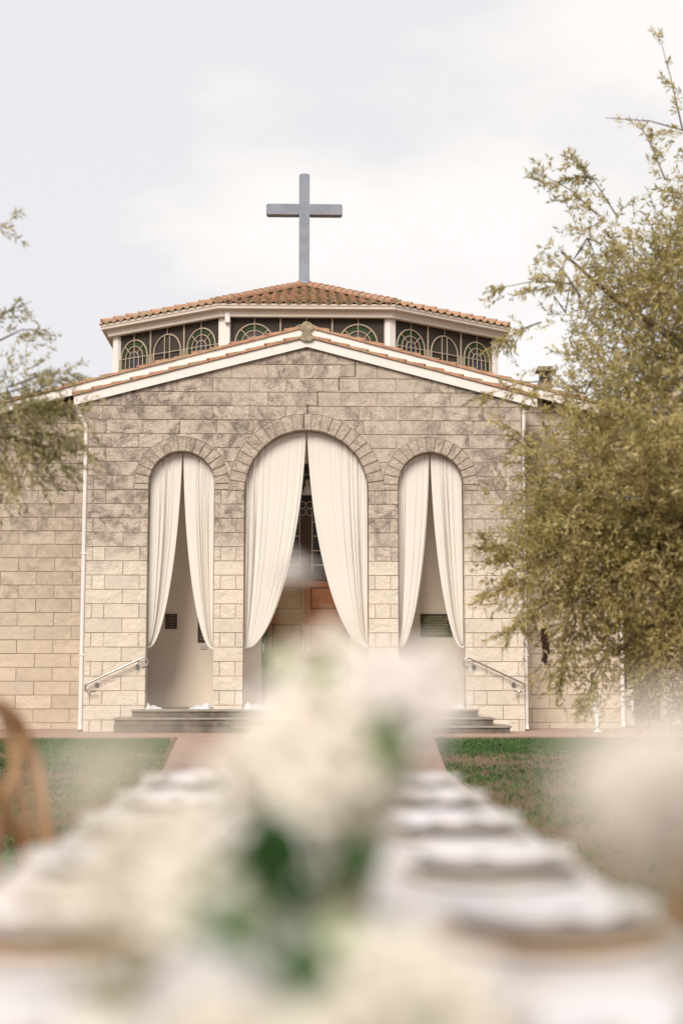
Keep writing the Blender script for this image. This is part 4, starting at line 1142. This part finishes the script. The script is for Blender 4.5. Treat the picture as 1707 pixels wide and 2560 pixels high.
# ------------------------------------------------------------------ flowers
def rose_mesh(seed, n_rings=4):
    rn = random.Random(seed); V_ = []; F_ = []
    for k in range(n_rings):
        cnt = 3+2*k; op = k/(n_rings-1)
        for c in range(cnt):
            a0 = 2*math.pi*c/cnt+k*.7+rn.uniform(-.15, .15); wid = (2*math.pi/cnt)*.85; b0 = len(V_)
            for j in range(6):
                v = j/5
                for i in range(6):
                    u = -1+2*i/5; an_ = a0+u*wid*.5*(1.15)
                    r_ = (.10+.22*op)+v*(.12+.62*op)*(1-.12*u*u)+.03*rn.uniform(-1, 1)*v
                    z = -.25*op*0+.95*v*(1-.50*op)-.16*u*u*v*v+ (.10*math.sin(3*u+seed) * v*op) - .25*op*v**4
                    r_ += .05*op*math.cos(3*u)*v
                    V_.append((r_*math.cos(an_), r_*math.sin(an_), z-.35))
            for j in range(5):
                for i in range(5):
                    a = b0+j*6+i; F_.append((a, a+1, a+7, a+6))
    me = bpy.data.meshes.new('bloom'); me.from_pydata(V_, [], F_); me.polygons.foreach_set('use_smooth', [True]*len(me.polygons)); me.update(); return me
def leaf_mesh(L_=1, w=.36):
    V_ = []; F_ = []
    for i in range(8):
        t = i/7; ww = w*math.sin(math.pi*min(1, .04+t*.96))**.8*(1-.3*t)
        for s in (-1, 0, 1): V_.append((s*ww, t*L_, .10*abs(s)*math.sin(math.pi*t)-.18*t*t))
    for i in range(7):
        for s in range(2): a = i*3+s; F_.append((a, a+1, a+4, a+3))
    me = bpy.data.meshes.new('leaf'); me.from_pydata(V_, [], F_); me.polygons.foreach_set('use_smooth', [True]*len(me.polygons)); me.update(); return me
ROSE = {}
for c in ('cream', 'white'):
    ROSE[c] = []
    for q in range(3):
        me = rose_mesh(q+1+(5 if c == 'white' else 0)); me.materials.append(M['petal_'+c]); ROSE[c].append(me)
LEAF = {}
for c in ('bright', 'dark'):
    me = leaf_mesh(); me.materials.append(M['leaf_'+c]); LEAF[c] = me
def put(me, name, loc, sc, rot, parent):
    o_ = bpy.data.objects.new(name, me); C.objects.link(o_); o_.parent = parent; o_.location = loc
    o_.scale = (sc,)*3 if not isinstance(sc, tuple) else sc; o_.rotation_euler = rot; return o_
def arrangement(label, loc, blooms, leaves, seed, vase_r=.07, vase_h=.09, vase=True):
    """blooms: (x,y,z,radius,colour) and leaves: (x,y,z,length,colour) relative to the table point"""
    rn = random.Random(seed); t_ = thing('flower_arrangement', label, 'flowers', loc, 0, 'cream and white flower arrangements on the table')
    if vase:
        bm = bmesh.new(); lathe(bm, [(0, 0), (vase_r*.6, 0), (vase_r, vase_h*.6), (vase_r*.85, vase_h), (vase_r*.78, vase_h*.98), (vase_r*.9, vase_h*.6), (0, .01)], 24)
        link('vase', bm, M['ceramic'], t_, True)
    st = bmesh.new(); root = Vector((0, 0, vase_h*.6))
    for x, y, z, r_, c in blooms:
        p = Vector((x, y, z)); dv = (p-root).normalized(); m_ = rn.choice(ROSE[c])
        e_ = (dv+Vector((0, -.5, .35))).normalized().to_track_quat('Z', 'Y').to_euler()
        e_.rotate_axis('Z', rn.uniform(0, 6.28))
        put(m_, 'bloom', p, r_, e_, t_)
        mid_ = root.lerp(p, .55)+Vector((rn.uniform(-.01, .01), rn.uniform(-.01, .01), .01))
        tube(st, [root+Vector((rn.uniform(-.02, .02), rn.uniform(-.02, .02), 0)), mid_, p], .0008+.035*r_, 5)
    for x, y, z, l_, c in leaves:
        p = Vector((x, y, z)); dv = Vector((p.x, p.y*.4-.02, rn.uniform(-.03, .06)))
        if dv.length < .01: dv = Vector((1, 0, 0))
        q = dv.to_track_quat('Y', 'Z').to_euler(); q.rotate_axis('Y', rn.uniform(-.8, .8)); q.rotate_axis('X', rn.uniform(.2, 1.0))
        put(LEAF[c], 'leaf', p, l_, q, t_)
        tube(st, [root, root.lerp(p, .6)+Vector((0, 0, .01)), p], .0012, 4)
    link('stems', st, M['stem'], t_)
    return t_
def px(u, v, d_):                                  # surveyed bearing (photo column, row) and distance -> world point
    X_ = (u-755)/3556*d_; Z_ = CAMZ+(1682-v)/3556*d_
    return X_, d_, Z_
def at_list(items, loc):
    out_ = []
    for u, v, d_, r_, c in items:
        X_, Y_, Z_ = px(u, v, d_); out_.append((X_-loc[0], Y_-loc[1], max(.02, Z_-loc[2]), r_, c))
    return out_
# main centrepiece, 1.5 m from the camera
locA = (.045, 1.52, TZ+.004)
bA = [(722, 1425, 1.72, .031, 'white'), (828, 1590, 1.72, .036, 'cream'), (840, 1606, 1.69, .026, 'cream'), (700, 1640, 1.55, .024, 'cream'), (760, 1670, 1.50, .034, 'cream'), (900, 1640, 1.55, .030, 'cream'), (985, 1650, 1.45, .030, 'white'),
      (1060, 1720, 1.40, .036, 'white'), (1130, 1690, 1.5, .020, 'cream'), (690, 1740, 1.45, .032, 'white'), (800, 1760, 1.35, .040, 'cream'), (905, 1760, 1.40, .040, 'white'), (980, 1800, 1.35, .036, 'white'),
      (740, 1850, 1.35, .040, 'cream'), (850, 1880, 1.30, .040, 'cream'), (680, 1900, 1.40, .034, 'cream'), (900, 1960, 1.35, .036, 'cream'), (790, 1960, 1.32, .038, 'cream'), (640, 1960, 1.45, .030, 'cream'), (900, 2030, 1.4, .030, 'cream'), (960, 1890, 1.45, .030, 'cream'), (1080, 1640, 1.4, .024, 'white'), (1010, 1740, 1.35, .034, 'white'), (1110, 1760, 1.4, .024, 'white'), (1040, 1830, 1.45, .030, 'white'), (1000, 1950, 1.5, .028, 'white'), (930, 1700, 1.3, .030, 'white'), (640, 1830, 1.4, .026, 'cream'), (560, 1900, 1.4, .022, 'cream')]
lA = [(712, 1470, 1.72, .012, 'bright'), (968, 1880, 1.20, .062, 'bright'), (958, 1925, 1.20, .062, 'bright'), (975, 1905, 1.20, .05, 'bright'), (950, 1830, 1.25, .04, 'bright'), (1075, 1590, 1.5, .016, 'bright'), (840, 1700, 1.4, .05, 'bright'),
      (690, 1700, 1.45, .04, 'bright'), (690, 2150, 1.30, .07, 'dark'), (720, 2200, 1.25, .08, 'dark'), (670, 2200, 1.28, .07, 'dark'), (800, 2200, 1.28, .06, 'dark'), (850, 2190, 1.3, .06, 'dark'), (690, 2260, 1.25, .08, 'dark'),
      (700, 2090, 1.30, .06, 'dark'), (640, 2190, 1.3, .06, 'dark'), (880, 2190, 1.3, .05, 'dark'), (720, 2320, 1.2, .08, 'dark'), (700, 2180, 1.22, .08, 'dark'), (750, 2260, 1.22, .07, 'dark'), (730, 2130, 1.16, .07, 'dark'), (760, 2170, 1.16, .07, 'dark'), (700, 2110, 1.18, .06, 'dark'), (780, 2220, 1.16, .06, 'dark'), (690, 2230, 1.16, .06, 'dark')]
arrangement('tall cream and white centrepiece with one stem rising in front of the church doors', locA, at_list(bA, locA), at_list(lA, locA), 3)
# low mounded arrangement right at the camera end of the table
locB = (.02, 1.02, TZ+.004)
bB = [(930, 2420, 1.02, .050, 'cream'), (1050, 2380, 1.05, .046, 'cream'), (1130, 2480, 1.0, .042, 'cream'), (900, 2540, .98, .046, 'cream'), (1010, 2560, 1.0, .044, 'white'), (860, 2330, 1.08, .036, 'cream'), (1180, 2400, 1.05, .030, 'white'), (760, 2560, 1.0, .038, 'cream'),
      (500, 2560, 1.0, .040, 'cream'), (600, 2580, 1.0, .036, 'cream')]
lB = [(690, 2400, 1.02, .08, 'dark'), (640, 2370, 1.05, .07, 'dark'), (740, 2470, 1.0, .08, 'dark'), (780, 2520, 1.0, .07, 'dark'), (980, 2520, .96, .05, 'bright'), (830, 2400, 1.05, .04, 'bright'), (600, 2400, 1.05, .05, 'bright')]
arrangement('low mound of cream roses at the camera end of the table', locB, at_list(bB, locB), at_list(lB, locB), 6, .06, .07)
# left cluster
locC = (-.16, 1.25, TZ+.004)
bC = [(420, 2080, 1.22, .048, 'cream'), (520, 2180, 1.18, .046, 'cream'), (330, 2130, 1.22, .040, 'cream'), (560, 2080, 1.25, .034, 'white'), (440, 2230, 1.18, .040, 'cream'), (300, 2230, 1.22, .032, 'cream'), (610, 2270, 1.15, .036, 'white'), (500, 2010, 1.28, .026, 'cream'), (150, 2230, 1.25, .03, 'cream'), (60, 2200, 1.25, .03, 'white')]
lC = [(470, 2290, 1.18, .07, 'bright'), (540, 2300, 1.15, .06, 'bright'), (400, 2310, 1.18, .06, 'bright'), (620, 2180, 1.2, .05, 'bright')]
arrangement('round cluster of cream roses left of the centrepiece', locC, at_list(bC, locC), at_list(lC, locC), 8, .05, .06)
# tall pale flowers close to the lens on the right
locD = (.24, .74, TZ+.004)
bD = [(1560, 1950, .66, .022, 'white'), (1640, 1900, .62, .024, 'cream'), (1490, 1990, .70, .015, 'cream'), (1690, 2010, .64, .024, 'white'), (1600, 2050, .66, .020, 'cream'), (1700, 1840, .58, .018, 'white'), (1460, 1880, .66, .009, 'cream'), (1530, 1830, .64, .009, 'white'), (1600, 1790, .60, .009, 'cream'), (1680, 1920, .60, .018, 'cream'), (1530, 2060, .70, .012, 'cream'), (1650, 2090, .66, .018, 'white'), (1420, 1930, .68, .007, 'cream')]
arrangement('tall loose cream flowers close to the camera on the right of the table', locD, at_list(bD, locD), [], 11, .04, .14)
# thin airy sprigs on the left, close to the lens
locE = (-.10, .72, TZ+.004)
bE = [(250, 1890, .66, .012, 'cream'), (330, 1860, .66, .009, 'cream'), (190, 1950, .64, .010, 'cream'), (400, 1830, .68, .008, 'cream'), (300, 1960, .66, .009, 'cream')]
arrangement('thin airy sprigs of tiny cream buds close to the camera on the left', locE, at_list(bE, locE), [], 14, .03, .12)
# small posies farther down the table
for i, (xv, yv, lab) in enumerate(((-.10, 2.55, 'small posy of white buds midway along the table, just beyond the centrepiece'), (.06, 3.25, 'small green and white posy on the far half of the table'), (-.09, 4.0, 'small posy nearest the church end of the table'))):
    rn = random.Random(30+i)
    bl = [(rn.uniform(-.06, .06), rn.uniform(-.06, .06), rn.uniform(.10, .20), rn.uniform(.016, .026), rn.choice(('cream', 'white'))) for _ in range(9)]
    lv_ = [(rn.uniform(-.07, .07), rn.uniform(-.07, .07), rn.uniform(.08, .17), rn.uniform(.03, .05), rn.choice(('bright', 'dark'))) for _ in range(7)]
    arrangement(lab, (xv, yv, TZ+.004), bl, lv_, 40+i, .04, .07)
